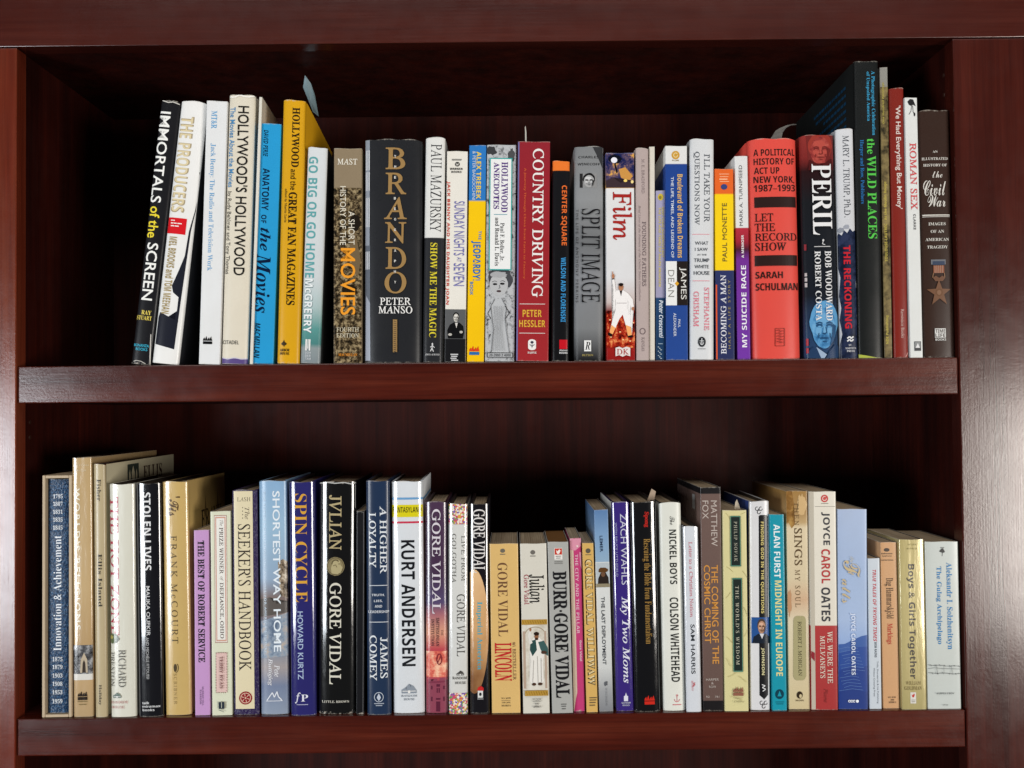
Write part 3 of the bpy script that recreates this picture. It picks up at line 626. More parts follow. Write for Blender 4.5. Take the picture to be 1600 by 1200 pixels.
book('A4', 'hc', (451, 516, 100, 456, 520, 1150), 'slim pale mauve hardcover with faint grey lettering', 'b0a09c', [
    ('T', 'author', 'M. E. BRADFORD', 'R', '6a5a5c', 481, 496, 155, 325), ('T', 'title', 'FOUNDING FATHERS', 'R+', '584a4e', 484, 504, 465, 785), ('T', 'subtitle', 'Brief Lives of the Framers of the United States Constitution', 'I', '7a6a6c', 464, 478, 385, 857),
    ('A', 'publisher_mark', '6a5a5c', 486, 1007, 15, 16, 0, 360, 4), ('T', 'publisher_mark', 'KANSAS', 'R', '6a5a5c', 481, 496, 1037, 1105)], depth=.15, rough=.6, bulge=.002)
book('A4', 'pb', (518, 547, 93, 521, 546, 1150), 'thin blank cream paperback without any lettering', 'd2ccc0', [], depth=.19, rough=.6)
book('A5', 'pb', (46, 92, 310, 46, 92, 1145), 'short lavender paperback with small yellow type and a dark blue foot', [(0, 'a09cb8'), (.63, '9a96b0'), (.634, '24446a'), (1, '1c3450')], [
    ('R', 'foot_band', '1c3a5c', 64, 842, 9999, 1143), ('E', 'series_mark', 'c8b040', 70, 342, 14, 17), ('E', 'series_mark', '8a7830', 68, 344, 7, 9),
    ('T', 'title', 'MEET THERE NUMEROUS BUT', 'J', 'c8b868', 76, 86, 390, 640), ('T', 'title', 'THE LIFE AND TIMES OF RALPH KRAMDEN', 'J', 'c8b868', 60, 72, 395, 785),
    ('T', 'author', 'Peter Crescenti', 'J', 'd4dce4', 62, 84, 850, 1035), ('R', 'foot_band', '8aa0b0', 58, 1062, 80, 1066), *[('R', 'foot_band', 'a8b8c0', 56+i % 3*6, 1078+i*7, 62+i % 3*7, 1082+i*7) for i in range(9)]], depth=.14)
book('A5', 'pb', (93, 200, 90, 96, 207, 1145), 'royal blue paperback with white head, gold bubbly script and split white and dark block', [(0, 'dcdcda'), (.0845, 'dcdcda'), (.085, '24448c'), (1, '28488e')], [
    ('E', 'publisher_mark', 'c8983c', 144, 135, 20, 21), ('A', 'publisher_mark', 'e8d8a8', 144, 135, 11, 12, 0, 330, 3), ('T', 'publisher_mark', 'PLUME', 'B', '8a7a50', 127, 161, 158, 165, 'h'),
    ('T', 'title', 'Boulevard of Broken Dreams', 'B', 'd8b068', 153, 181, 230, 643), ('T', 'subtitle', 'THE LIFE, TIMES, AND LEGEND OF', 'S+', 'd0d8e4', 119, 135, 243, 643),
    ('R', 'name_block', 'e4e4e2', -1000, 660, 150, 877), ('R', 'name_block', '241e1c', 150, 660, 9999, 877), ('T', 'name_block', 'JAMES', 'S', 'dcdad4', 162, 198, 690, 848), ('T', 'name_block', 'DEAN', 'S', '8a8884', 106, 137, 703, 836), ('G', 'name_block', 'd8a030', [(150, 758), (161, 770), (150, 782), (139, 770)]),
    ('T', 'author', 'PAUL', 'S+', 'c8d0e0', 156, 168, 946, 986), ('T', 'author', 'ALEXANDER', 'S+', 'c8d0e0', 133, 147, 915, 1030)], depth=.145, left='1c3a7c', rough=.3)
book('A5', 'hc', (215, 335, 55, 214, 335, 1145), 'white hardcover with grey and pink serif lettering in stacked blocks', 'd2d4d6', [
    ('T', 'title', "I'LL TAKE YOUR", 'R+', '54585e', 284, 314, 130, 467), ('T', 'title', 'QUESTIONS NOW', 'R+', '54585e', 232, 262, 118, 482), ('R', 'rule', 'd88a94', 226, 526, 312, 529),
    *[('T', 'subtitle', t, 'S+', '484c52', a, b, y0, y1, 'h') for t, a, b, y0, y1 in (('WHAT', 239, 306, 563, 580), ('I SAW', 239, 303, 594, 610), ('AT THE', 250, 297, 625, 633), ('TRUMP', 234, 311, 647, 665), ('WHITE', 237, 308, 679, 696), ('HOUSE', 233, 312, 710, 728))], ('R', 'rule#2', 'd88a94', 228, 756, 312, 759),
    ('T', 'author', 'STEPHANIE', 'R+', 'd87484', 285, 310, 790, 1002), ('T', 'author', 'GRISHAM', 'R+', 'd87484', 232, 258, 810, 983),
    ('E', 'publisher_mark', '26282c', 273, 1058, 19, 25), ('R', 'publisher_mark', 'd0d2d4', 262, 1052, 284, 1055), ('A', 'publisher_mark', 'd0d2d4', 273, 1060, 10, 14, 0, 180, 3), ('R', 'publisher_mark', 'd0d2d4', 271, 1040, 275, 1074), ('R', 'publisher_mark', '6a6c70', 255, 1091, 291, 1094)], depth=.155, rough=.35, left='8a8c8e')
book('A5', 'pb', (337, 429, 203, 343, 437, 1143), 'paperback in blocks of orange, yellow and navy with small blue disc', [(0, 'e06428'), (.1325, 'e06428'), (.133, 'f2cc18'), (.5315, 'f2cc18'), (.532, '2c3460'), (1, '2a3058')], [
    *[('R', 'publisher_mark', 'f0b890', 359+i % 2*3, y, 408-i % 3*4, y+(6 if i == 2 else 3)) for i, y in enumerate((227, 240, 251, 264))], ('E', 'publisher_mark', '3a4478', 383, 292, 16, 14),
    ('R', 'edge_strip', 'd85a2c', -1000, 775, 349, 1142),
    ('T', 'author', 'PAUL MONETTE', 'S', '5a5030', 374, 397, 372, 660, 'u'), ('T', 'title', 'BECOMING A MAN', 'R+', 'dcdce4', 366, 394, 727, 1116, 'u'), ('T', 'subtitle', 'HALF A LIFE STORY', 'S_', '9a8a5c', 403, 415, 752, 1090, 'u')], depth=.14)
book('A5', 'pb', (437, 497, 140, 447, 517, 1143), 'narrow paperback fading from white through red to purple, lettered upwards', [(0, 'dadada'), (.352, 'dadada'), (.353, 'b03040'), (.42, '9a2838'), (.46, '4a2030'), (.51, '703090'), (1, '7038a0')], [
    ('T', 'author', 'MARK A. TURNIPSEED', 'S', '2c2c30', 458, 474, 185, 485, 'u'), ('T', 'subtitle', 'A MEMOIR', 'B', 'e8e4e4', 469, 481, 530, 643, 'u'), ('T', 'title', 'MY SUICIDE RACE', 'B', 'e8e4ec', 469, 495, 680, 1083, 'u')], depth=.15, left='3a6aac', rough=.28)
book('A6', 'hc', (103, 318, 210, 128, 332, 1145), 'thickest bright red hardcover with heavy black text lines and two black bars', 'd84c42', [
    *[('T', 'subtitle', t, 'B', '2a1816', a, b, y0, y1, 'h') for t, a, b, y0, y1 in (('A POLITICAL', 127, 311, 254, 283), ('HISTORY OF', 128, 308, 293, 321), ('ACT UP', 130, 240, 332, 360), ('NEW YORK,', 128, 308, 370, 402), ('1987–1993', 129, 312, 406, 435))],
    ('R', 'bar', '2a1a18', 132, 458, 316, 503),
    *[('T', 'title', t, 'R+', '2a1816', a, b, y0, y1, 'h') for t, a, b, y0, y1 in (('LET', 134, 213, 528, 562), ('THE', 134, 221, 570, 604), ('RECORD', 135, 318, 612, 645), ('SHOW', 136, 270, 652, 687))],
    ('R', 'bar#2', '2a1a18', 135, 706, 320, 751), ('T', 'author', 'SARAH', 'B', '2a1816', 138, 254, 775, 804, 'h'), ('T', 'author', 'SCHULMAN', 'B', '2a1816', 139, 322, 824, 855, 'h'),
    ('L', 'publisher_mark', '8a3028', [(221, 1016), (260, 1016), (260, 1090), (221, 1090), (221, 1016)], 2.5), *[('L', 'publisher_mark', '8a3028', [(226, 1026+i*12), (240, 1022+i*12), (240, 1030+i*12), (255, 1026+i*12)], 2.5) for i in range(5)]], depth=.165, rough=.42, bulge=.008)
book('A6', 'hc', (328, 472, 195, 349, 498, 1145), 'black hardcover with a red tinted face at its head, blue one at its foot', [(0, '8e3430'), (.1, '7a2a28'), (.16, '2a1618'), (.3, '1c1e22'), (.72, '1c2028'), (.8, '24344c'), (1, '2a4468')], [
    ('G', 'red_face', '702a28', [(352, 196), (470, 196), (472, 250), (462, 300), (440, 325), (380, 325), (362, 300)]), ('P', 'red_face', 'face_red', '6e2826', 'b04c42', 414, 256, 50, 66, '94382f'), ('G', 'red_face', '4a1c1c', [(368, 300), (395, 318), (412, 328), (435, 316), (462, 296), (470, 345), (362, 345)]),
    ('P', 'blue_face', 'face_blue', '244a70', '6aa0c8', 430, 1008, 60, 98, '5c98c4'), ('G', 'blue_face', '263c5c', [(352, 1143), (358, 1115), (388, 1092), (425, 1130), (432, 1143)]), ('G', 'blue_face', '98acc4', [(394, 1096), (440, 1128), (430, 1143), (415, 1143)]), ('G', 'blue_face', '263c5c', [(436, 1143), (452, 1115), (478, 1085), (497, 1095), (497, 1143)]),
    ('T', 'title', 'PERIL', 'D', 'e2e2e2', 378, 461, 320, 622), ('T', 'author', 'BOB WOODWARD', 'D', 'dcdcdc', 434, 463, 690, 985), ('T', 'author', 'ROBERT COSTA', 'D', 'dcdcdc', 390, 416, 690, 985),
    ('E', 'publisher_mark', 'd0d0d0', 424, 645, 4, 5), ('L', 'publisher_mark', 'd0d0d0', [(424, 648), (420, 660), (432, 664)], 3), ('R', 'publisher_mark', 'c8c8c8', 385, 670, 455, 673),
    *[('R', 'side_art#%d' % y, c, 335+(y-195)*.019, y, 343+(y-195)*.021, y+n) for c, y, n in (('8a3038', 660, 26), ('c0b8b8', 782, 14), ('c0b8b8', 802, 16), ('c0b8b8', 824, 18), ('a02a34', 1060, 30), ('a02a34', 1100, 22))]], depth=.155, rough=.24)
book('A6', 'hc', (478, 555, 168, 500, 577, 1142), 'hardcover with white top torn into navy below and red distressed capitals', [(0, 'd0d2d6'), (.47, 'c8cace'), (.9, 'b8bac0'), (1, 'b0b4ba')], [
    ('G', 'torn_art', 'navy_tear', [(482, 640), (492, 612), (505, 622), (515, 600), (528, 612), (540, 592), (552, 606), (566, 598), (566, 700), (572, 760), (566, 830), (575, 900), (570, 960), (577, 1040), (577, 1141), (500, 1141), (500, 1080), (508, 1040), (497, 980), (504, 930), (495, 880), (500, 800), (491, 760), (497, 700)]),
    ('E', 'torn_art', '8a8e98', 500, 600, 14, 10, 20, .3), ('E', 'torn_art', '9a9ea8', 525, 585, 12, 8, 20, .3),
    ('T', 'author', 'MARY L. TRUMP, Ph.D.', 'R', '3a3e46', 508, 541, 197, 545), ('T', 'title', 'THE RECKONING', 'B+', '8a1c24', 514, 546, 663, 1017), ('T', 'title', 'THE RECKONING', 'B', 'c22834', 516, 545, 665, 1015),
    ('L', 'publisher_mark', 'dcdcdc', [(528, 1058), (538, 1050), (545, 1058), (555, 1050)], 6), ('L', 'publisher_mark', 'dcdcdc', [(528, 1070), (538, 1062), (545, 1070), (555, 1062)], 6),
    ('T', 'publisher_mark', 'ST.', 'D', 'd0d0d4', 534, 548, 1082, 1090, 'h'), ('T', 'publisher_mark', "MARTIN'S", 'D', 'd0d0d4', 520, 566, 1095, 1103, 'h'), ('T', 'publisher_mark', 'PRESS', 'D', 'd0d0d4', 526, 560, 1107, 1115, 'h')], depth=.155, rough=.28, left='a8aaae')
rr = random.Random(3); blurb = []
for i in range(8):
    d0 = .017 + i*.0082; a = .030
    end = .16-rr.uniform(0, .03) if i not in (2,) else .11
    while a < end:
        l_ = rr.uniform(.004, .011); blurb.append(('L', 'back_text', [(0, 0), (1, 0), (1, 1), (0, 1)], 'S', '14405f', a, a+l_, d0, d0+.0032)); a += l_+.0022
book('A7', 'hc', (105, 201, 38, 127, 215, 1142), 'tallest book, black with green and cyan lettering, near the right end of the upper shelf', '1c1e1e', [
    ('T', 'subtitle', 'A Photographic Celebration', 'D', '3c98c0', 170, 188, 75, 315), ('T', 'subtitle', 'of Unspoiled America', 'D', '3c98c0', 151, 167, 78, 262),
    ('T', 'title', 'the', 'D', '54c04c', 155, 184, 328, 385), ('T', 'title', 'WILD PLACES', 'D', '54c04c', 157, 192, 392, 700), ('T', 'publisher_mark', 'Harper and Row, Publishers', 'D', '2c6ea8', 127, 144, 332, 570),
    ('G', 'foot_art', 'a8b048', [(127, 1128), (150, 1132), (190, 1140), (214, 1141), (214, 1142), (128, 1142)])], depth=.235, rough=.36, bulge=.003, edge='6a6a66', sides=blurb)
book('A7', 'pb', (203, 232, 62, 221, 250, 1142), 'slim olive and brown mottled book with yellow type reading upwards', [(0, '8c8a84'), (.06, '8a8880'), (.10, '6c6448'), (.5, '5a5038'), (1, '4e4630')], [
    ('R', 'cover_art', 'moulin', -1000, 135, 9999, 1140), ('T', 'title', 'One Hundred Paintings', 'B', 'a89c4c', 211, 221, 118, 272, 'u'), ('T', 'title', 'TOULOUSE-LAUTREC - At the Moulin Rouge', 'B', 'b8a850', 219, 233, 488, 785, 'u'), ('T', 'publisher_mark', 'NDE Publishing', 'B', 'b8a850', 225, 238, 985, 1090, 'u')], depth=.22)
book('A7', 'hc', (236, 293, 138, 259, 312, 1142), 'brick red slim hardcover with plain white lettering', '7c261e', [
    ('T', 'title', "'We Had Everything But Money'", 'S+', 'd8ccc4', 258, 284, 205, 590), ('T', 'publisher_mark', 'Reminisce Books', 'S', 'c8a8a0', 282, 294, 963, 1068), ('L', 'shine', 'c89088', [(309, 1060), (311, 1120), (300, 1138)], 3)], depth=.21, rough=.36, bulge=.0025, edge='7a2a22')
book('A7', 'pb', (296, 343, 175, 318, 365, 1142), 'slim white book with rose red capitals and a small black bird at the head', 'd8dad8', [
    ('G', 'bird', '28282a', [(306, 190), (316, 180), (328, 182), (332, 192), (338, 208), (328, 202), (320, 206), (312, 202)]), ('L', 'bird', '28282a', [(322, 205), (320, 225), (312, 238)], 2), ('L', 'bird', '28282a', [(326, 205), (328, 228), (334, 242)], 2), ('E', 'bird', '28282a', 333, 238, 3, 7),
    ('T', 'title', 'ROMAN SEX', 'R+', 'c8484c', 317, 342, 345, 593), ('T', 'author', 'CLARKE', 'B', '6a6a6a', 329, 338, 610, 668), ('R', 'publisher_mark', '48484a', 332, 1082, 357, 1117), ('R', 'publisher_mark', '8a8c8c', 334, 1084, 355, 1106), ('G', 'publisher_mark', 'dcdcdc', [(345, 1088), (353, 1106), (337, 1106)])], depth=.2, rough=.3)
book('A7', 'hc', (346, 465, 222, 370, 487, 1140), 'dark brown hardcover with white script and a bronze star medal, last on the upper shelf', '35251f', [
    *[('T', 'title', t, f, 'd0ccc4', a, b, y0, y1, 'h') for t, f, a, b, y0, y1 in (('AN', 'D', 401, 420, 373, 381), ('ILLUSTRATED', 'D', 360, 460, 398, 408), ('HISTORY OF', 'D', 366, 456, 422, 432), ('the', 'C', 400, 438, 450, 474), ('Civil', 'C', 366, 452, 484, 540), ('War', 'C', 382, 450, 538, 582))],
    ('R', 'rule', 'd0ccc4', 363, 611, 467, 615), ('R', 'rule#2', 'd0ccc4', 363, 618, 467, 620),
    *[('T', 'subtitle', t, 'D', 'd0ccc4', a, b, y0, y1, 'h') for t, a, b, y0, y1 in (('IMAGES', 385, 450, 640, 651), ('OF AN', 393, 444, 668, 679), ('AMERICAN', 374, 463, 698, 709), ('TRAGEDY', 380, 458, 726, 737))],
    ('R', 'medal', '6a6c72', 394, 778, 450, 796), ('R', 'medal', '3a4458', 400, 784, 446, 798), ('R', 'medal', '8a5640', 403, 800, 444, 828), *[('R', 'medal', 'a88a78', x, 800, x+2, 828) for x in (408, 415, 422, 429, 436)], ('L', 'medal', '8a6a50', [(403, 828), (400, 845)], 3), ('L', 'medal', '8a6a50', [(444, 828), (446, 845)], 3),
    ('G', 'medal', '6c4c3a', [(400, 845), (412, 838), (424, 846), (436, 838), (448, 845), (438, 858), (410, 858)]),
    ('G', 'medal', '70503c', [(423, 852), (436, 886), (468, 888), (443, 908), (454, 944), (426, 922), (398, 944), (406, 908), (378, 888), (412, 886)]), ('E', 'medal', '6a4a34', 424, 900, 14, 14), ('E', 'medal', '80604a', 424, 900, 8, 9),
    ('R', 'publisher_mark', 'd0d0cc', 408, 1033, 449, 1067), ('T', 'publisher_mark', 'TIME', 'B', '3a2e2c', 410, 447, 1036, 1049, 'h'), ('T', 'publisher_mark', 'LIFE', 'B', '3a2e2c', 410, 447, 1052, 1065, 'h'), ('T', 'publisher_mark', 'BOOKS', 'B', 'd0d0cc', 410, 450, 1070, 1078, 'h')], depth=.2, rough=.36, wear=.9, bulge=.003)

# ================================================================ lower shelf, left to right
P0 = at(50+52*.3664, 690+1165*.3664, .006); P1 = at(50+168*.3664, 690+1165*.3664, .006); PT = at(50+105*.3664, 690+144*.3664, .006)
sx0, sw, sh = P0.x-.0015, P1.x-P0.x+.0022, PT.z
slip = empty('slipcase', (sx0, .004, .0002), 'worn cream slipcase open at the front, first on the lower shelf', 'slipcase')
slip.rotation_euler = (0, 0, .028)
SLIP = plain('slipcase_board', 'b8a488', .6); SLIPIN = plain('slipcase_lining', 'a08a6c', .7)
th = .0031
box('side_board', (0, 0, 0), (th, .235, sh), SLIP, slip, .0010); box('side_board', (sw-th, 0, 0), (sw, .235, sh), SLIP, slip, .0010)
box('top_board', (th+.0002, .0002, sh-th), (sw-th-.0002, .235, sh-.0002), SLIP, slip, .0006); box('bottom_board', (th+.0002, .0002, .0002), (sw-th-.0002, .235, th), SLIP, slip, .0006)
box('back_board', (th+.0002, .232, th+.0002), (sw-th-.0002, .2348, sh-th-.0002), SLIPIN, slip, 0)
years = [('1795', 233), ('1807', 265), ('1831', 299), ('1835', 332), ('1845', 366), ('1875', 923), ('1879', 956), ('1903', 992), ('1908', 1027), ('1953', 1062), ('1959', 1100)]
def fit_case(bk):
    bk.root.location = (sx0+(sw-bk.w)/2, .0085, th+.0006)
    for ch in bk.root.children:      # cut to the height of the case
        ch.scale = (1, 1, (sh-2*th-.0015)/bk.h)
book('B1', 'hc', (60, 160, 160, 63, 158, 1150), 'blue grained leather book with white dates standing inside the cream slipcase', '142c48', [
    ('T', 'title', 'Innovation & Achievement', 'D-', 'dce0e4', 88, 122, 400, 888, 'u'),
    *[('T', 'dates' if y < 500 else 'dates#2', t, 'D', 'd4d8dc', 85, 127, y-9, y+9, 'h') for t, y in years]], depth=.215, rough=.33, leather=True, bulge=.003, mottle=('3c6288', 520, .48, .64), edge='1c3450', set_back=.010, wear=.3, after=fit_case)
book('B1', 'pb', (170, 252, 70, 176, 261, 1172), 'tall glossy gold book with white spaced capitals and a small photograph near the foot', [(0, 'b89c70'), (.5, 'c0a478'), (.72, 'b2946a'), (.86, 'bc9e74'), (1, 'b09670')], [
    ('T', 'head_line', 'HUSTON', 'S_', 'd8ccb0', 177, 240, 99, 105, 'h'), ('T', 'head_line', 'SMITH', 'S_', 'd8ccb0', 184, 228, 121, 128, 'h'), ('T', 'title', "WORLD'S RELIGIONS", 'S_+', 'f0ead8', 182, 206, 200, 802),
    ('R', 'cover_photo', 'd8d4cc', -1000, 868, 9999, 1016), ('R', 'cover_photo', 'photo_gray', -1000, 868, 9999, 990), ('G', 'cover_photo', 'b8a890', [(205, 985), (208, 930), (222, 900), (236, 930), (238, 985)]), ('G', 'cover_photo', '3a3028', [(214, 985), (216, 945), (222, 930), (228, 945), (230, 985)]),
    ('F', 'publisher_mark', '2a2018', 216, 1085, 22), ('R', 'publisher_mark', '7a6840', 195, 1105, 238, 1108), ('R', 'publisher_mark', '7a6840', 200, 1117, 234, 1120)], depth=.22, rough=.20, metal=.0, coat=.45, right='6a5034', bulge=.0034)
tower = [[(0, 0), (.12, 0), (.12, .7), (.2, .85), (.28, .7), (.28, 0), (.36, 0), (.36, .75), (.5, .95), (.64, .75), (.64, 0), (.72, 0), (.72, .7), (.8, .85), (.88, .7), (.88, 0), (1, 0), (1, 1), (0, 1)]]
book('B1', 'hc', (261, 309, 97, 268, 320, 1172), 'beige hardcover with black serif lettering, its pale cover showing a tower and brown capitals', 'b4a482', [
    ('T', 'author', 'Fisher', 'D', '34302a', 276, 294, 162, 255), ('T', 'title', 'Ellis Island', 'D', '34302a', 282, 299, 480, 705), ('T', 'publisher_mark', 'Holiday', 'D', '34302a', 282, 297, 1035, 1120)], depth=.245, rough=.3, bulge=.003, right='c0b89c', edge='6a2a24',
    sides=[('R', 'cover_title', 'ELLIS', 'D', '3c1c14', .125, .195, .008, .024), ('R', 'cover_title', 'ISLAND', 'D', '3c1c14', .12, .205, .036, .052)] +
          [('R', 'cover_art', t_, 'S', '38403a', .070, .108, .004, .042) for t_ in tower] + [('R', 'cover_art', [(0, 0), (1, 0), (1, 1), (0, 1)], 'S', '5a605a', .074, .104, .048, .30)])
book('B1', 'hc', (323, 437, 183, 337, 440, 1170), 'cream white hardcover with faded red broken capitals down the left edge', 'd4d2c4', [
    ('T', 'title', 'THE HOT ZONE', 'R+', 'a83848', 330, 370, 236, 830), *[('R', 'title', 'd4d2c4', 342+((y-236)*.014), y, 362+((y-236)*.014), y+6) for y in (262, 290, 318, 350, 430, 458, 486, 520, 548, 626, 660, 690, 722, 752, 790)],
    ('E', 'emblem', '5a6444', 344, 838, 22, 20, 24, .15), ('E', 'emblem', 'a89c54', 338, 832, 9, 8, 14, .2), ('G', 'emblem', '3a4430', [(360, 820), (374, 840), (360, 856)]),
    ('T', 'author', 'RICHARD', 'R', '4a4844', 370, 400, 886, 1043), ('T', 'author', 'PRESTON', 'R', '5a5854', 333, 352, 896, 1040),
    ('H', 'publisher_mark', '5a6a60', 364, 1088, 17), ('T', 'publisher_mark', 'RANDOM', 'R', 'b05a5a', 339, 408, 1101, 1112, 'h'), ('T', 'publisher_mark', 'HOUSE', 'R', 'b05a5a', 341, 396, 1122, 1133, 'h')], depth=.158, rough=.3, coat=.3)
book('B1', 'hc', (440, 547, 180, 455, 557, 1170), 'glossy black hardcover in clear film with bold white condensed capitals', '16161a', [
    ('R', 'edge_strip', '4a4a4e', -1000, 184, 455, 1168),
    ('T', 'title', 'STOLEN LIVES', 'B', 'e4e4e4', 473, 507, 218, 550), ('T', 'author', 'MALIKA OUFKIR', 'S+', 'd0d0d0', 487, 503, 617, 828), ('T', 'author', 'AND MICHÈLE FITOUSSI', 'S', 'c0c0c0', 487, 502, 834, 1010),
    ('T', 'publisher_mark', 'talk', 'B', 'd8d8d8', 470, 500, 1106, 1117, 'h'), ('T', 'publisher_mark', 'miramax', 'B', 'd8d8d8', 470, 546, 1121, 1131, 'h'), ('T', 'publisher_mark', 'books', 'B', 'd8d8d8', 471, 522, 1136, 1146, 'h')], depth=.158, rough=.18, coat=1.)
book('B2', 'hc', (65, 183, 97, 80, 202, 1165), 'gold toned hardcover with brown spaced capitals and its sunlit front cover partly visible', 'c4a668', [
    ('T', 'title', "'Tis", 'C+', '5a4428', 96, 150, 165, 255), ('T', 'author', 'FRANK McCOURT', 'R_', '4a3c22', 108, 138, 345, 838),
    ('E', 'publisher_mark', '4a3c22', 128, 950, 8, 18, 20, .1), ('A', 'publisher_mark', '4a3c22', 130, 950, 14, 22, -60, 90, 3), ('T', 'publisher_mark', 'SCRIBNER', 'R_', '8a7040', 121, 136, 975, 1115)], depth=.158, rough=.3, metal=.0, coat=.35, right='b0945c',
    sides=[('R', 'cover_title', 'FRANK', 'R+', '3c2a14', .052, .142, .034, .056), ('R', 'cover_art', [(0, 0), (.3, .1), (.5, .4), (.8, .5), (1, .9), (1, 1), (.6, .95), (.3, .7), (0, .8)], 'S', '4a2c1c', .03, .158, .09, .30),
           ('R', 'cover_art', [(0, 0), (1, 0), (.5, 1)], 'S', '7a6238', .118, .128, .016, .040), ('R', 'cover_art', [(0, 0), (1, 0), (.5, 1)], 'S', '7a6238', .066, .074, .018, .042)])
book('B2', 'pb', (213, 280, 318, 218, 288, 1167), 'lilac paperback with heavy black condensed capitals', 'bc90c0', [
    ('T', 'title', 'THE BEST OF ROBERT SERVICE', 'D+', '1c1420', 232, 263, 366, 925), ('T', 'publisher_mark', 'McGRAW HILL', 'B', '7a5c80', 251, 259, 1036, 1122), ('T', 'publisher_mark', 'RYERSON', 'B', '7a5c80', 240, 248, 1050, 1115)], depth=.13, rough=.45)
book('B2', 'pb', (287, 380, 232, 297, 388, 1168), 'pale green paperback with a white title frame lined in brown and a pink name patch', 'd2d4bc', [
    ('R', 'title_frame', '9a6a5c', 308, 250, 366, 836), ('R', 'title_frame', 'e0dcd2', 310, 253, 364, 833), ('R', 'title_frame', 'c89a88', 313, 257, 361, 829), ('R', 'title_frame', 'e2e0d8', 318, 264, 356, 822),
    ('T', 'title', 'The', 'I', '5a4a44', 332, 348, 272, 300), ('T', 'title', 'PRIZE WINNER', 'R+', '4e3e3a', 330, 348, 307, 520), ('T', 'title', 'of', 'I', '5a4a44', 332, 348, 532, 552), ('T', 'title', 'DEFIANCE, OHIO', 'R+', '4e3e3a', 331, 350, 560, 816),
    ('R', 'name_patch', 'd8b8b0', 315, 880, 366, 1062), *[('R', 'name_patch', '7a4a44', x, y, x+2, y+6) for x in (314, 365) for y in range(882, 1060, 12)], *[('R', 'name_patch', '7a4a44', x, y, x+5, y+3) for x in range(318, 362, 10) for y in (879, 1061)],
    ('T', 'author', 'TERRY RYAN', 'R+', '6a3a38', 333, 349, 896, 1044), ('R', 'publisher_mark', '2c343c', 329, 1104, 355, 1136), ('R', 'publisher_mark', 'd2d4bc', 341, 1104, 343, 1132), ('L', 'publisher_mark', '2c343c', [(330, 1140), (354, 1150)], 2)], depth=.135)
book('B2', 'hc', (386, 503, 135, 397, 512, 1167), 'dark purple textured hardcover with a long cream label and red round seal', '2c2048', [
    ('R', 'title_label', 'd8ccaa', 399, 140, 486, 1140), ('T', 'author', 'LASH', 'R', '4a4034', 410, 472, 168, 187, 'h'), ('T', 'title', 'The', 'I', '5a5044', 446, 468, 214, 270), *[('E', 'title', '5a5044', 436, y, 2, 3, 8) for y in (216, 232, 248, 264)],
    ('T', 'title', "SEEKER'S HANDBOOK", 'R', '2c2420', 417, 474, 292, 965), ('E', 'seal', '8a2024', 450, 1090, 30, 30, 32), ('A', 'seal', 'd8b8a0', 450, 1090, 24, 24, 0, 360, 3), *[('L', 'seal', 'd8b8a0', [(450+20*math.cos(a), 1090+20*math.sin(a)), (450-20*math.cos(a), 1090-20*math.sin(a))], 3) for a in (.3, 1.35, 2.4)], ('E', 'seal', '8a2024', 450, 1090, 8, 8), ('E', 'seal', 'd8b8a0', 450, 1090, 4, 4)],
    depth=.155, rough=.4, leather=True, bulge=.0015, edge='3a2a58')
book('B3', 'hc', (9, 142, 93, 22, 150, 1167), 'pale sky blue hardcover fading to a town street, with white spaced capitals', [(0, '86a8c8'), (.2, '94b4cc'), (.42, '8ea4bc'), (.5, '7a6c68'), (.56, '8a7468'), (.62, '5a6c84'), (.72, '7a8698'), (.8, 'a09898'), (.88, '74809a'), (1, '8a96a8')], [
    ('G', 'cover_photo', 'photo_warm', [(100, 470), (122, 455), (146, 470), (146, 640), (110, 620)]), ('G', 'cover_photo', 'road', [(20, 740), (148, 700), (148, 900), (20, 910)]), ('G', 'cover_photo', '5a5450', [(16, 640), (60, 630), (90, 660), (146, 650), (146, 700), (16, 720)]),
    ('T', 'title', 'SHORTEST WAY HOME', 'S+', 'dee6ec', 78, 112, 140, 880), ('T', 'subtitle', "ONE MAYOR'S CHALLENGE AND A MODEL FOR AMERICA'S FUTURE", 'S_', 'b0c4d4', 36, 46, 142, 885),
    ('T', 'author', 'Pete', 'I+', 'dcdce0', 84, 108, 940, 995), ('T', 'author', 'Buttigieg', 'I+', 'dcdce0', 52, 76, 910, 1034), ('L', 'publisher_mark', 'd8dce4', [(50, 1102), (75, 1066), (84, 1088), (96, 1062), (102, 1085), (118, 1102)], 5), ('R', 'publisher_mark', 'd8dce4', 46, 1103, 122, 1106)], depth=.155, rough=.3)
book('B3', 'hc', (148, 266, 98, 160, 274, 1167), 'indigo hardcover in shiny film with golden orange title capitals', '2c2a68', [
    ('T', 'title', 'SPIN CYCLE', 'D-', 'd8a03c', 178, 234, 152, 650), ('T', 'author', 'HOWARD KURTZ', 'S+', 'a8b8d4', 190, 216, 692, 1003), ('T', 'publisher_mark', 'f', 'I+', 'e0e0ea', 178, 204, 1062, 1112, 'h'), ('T', 'publisher_mark', 'P', 'D', 'e0e0ea', 206, 238, 1072, 1103, 'h'), ('R', 'publisher_mark', 'b0b0c8', 186, 1116, 238, 1119)], depth=.155, rough=.16, coat=1.)
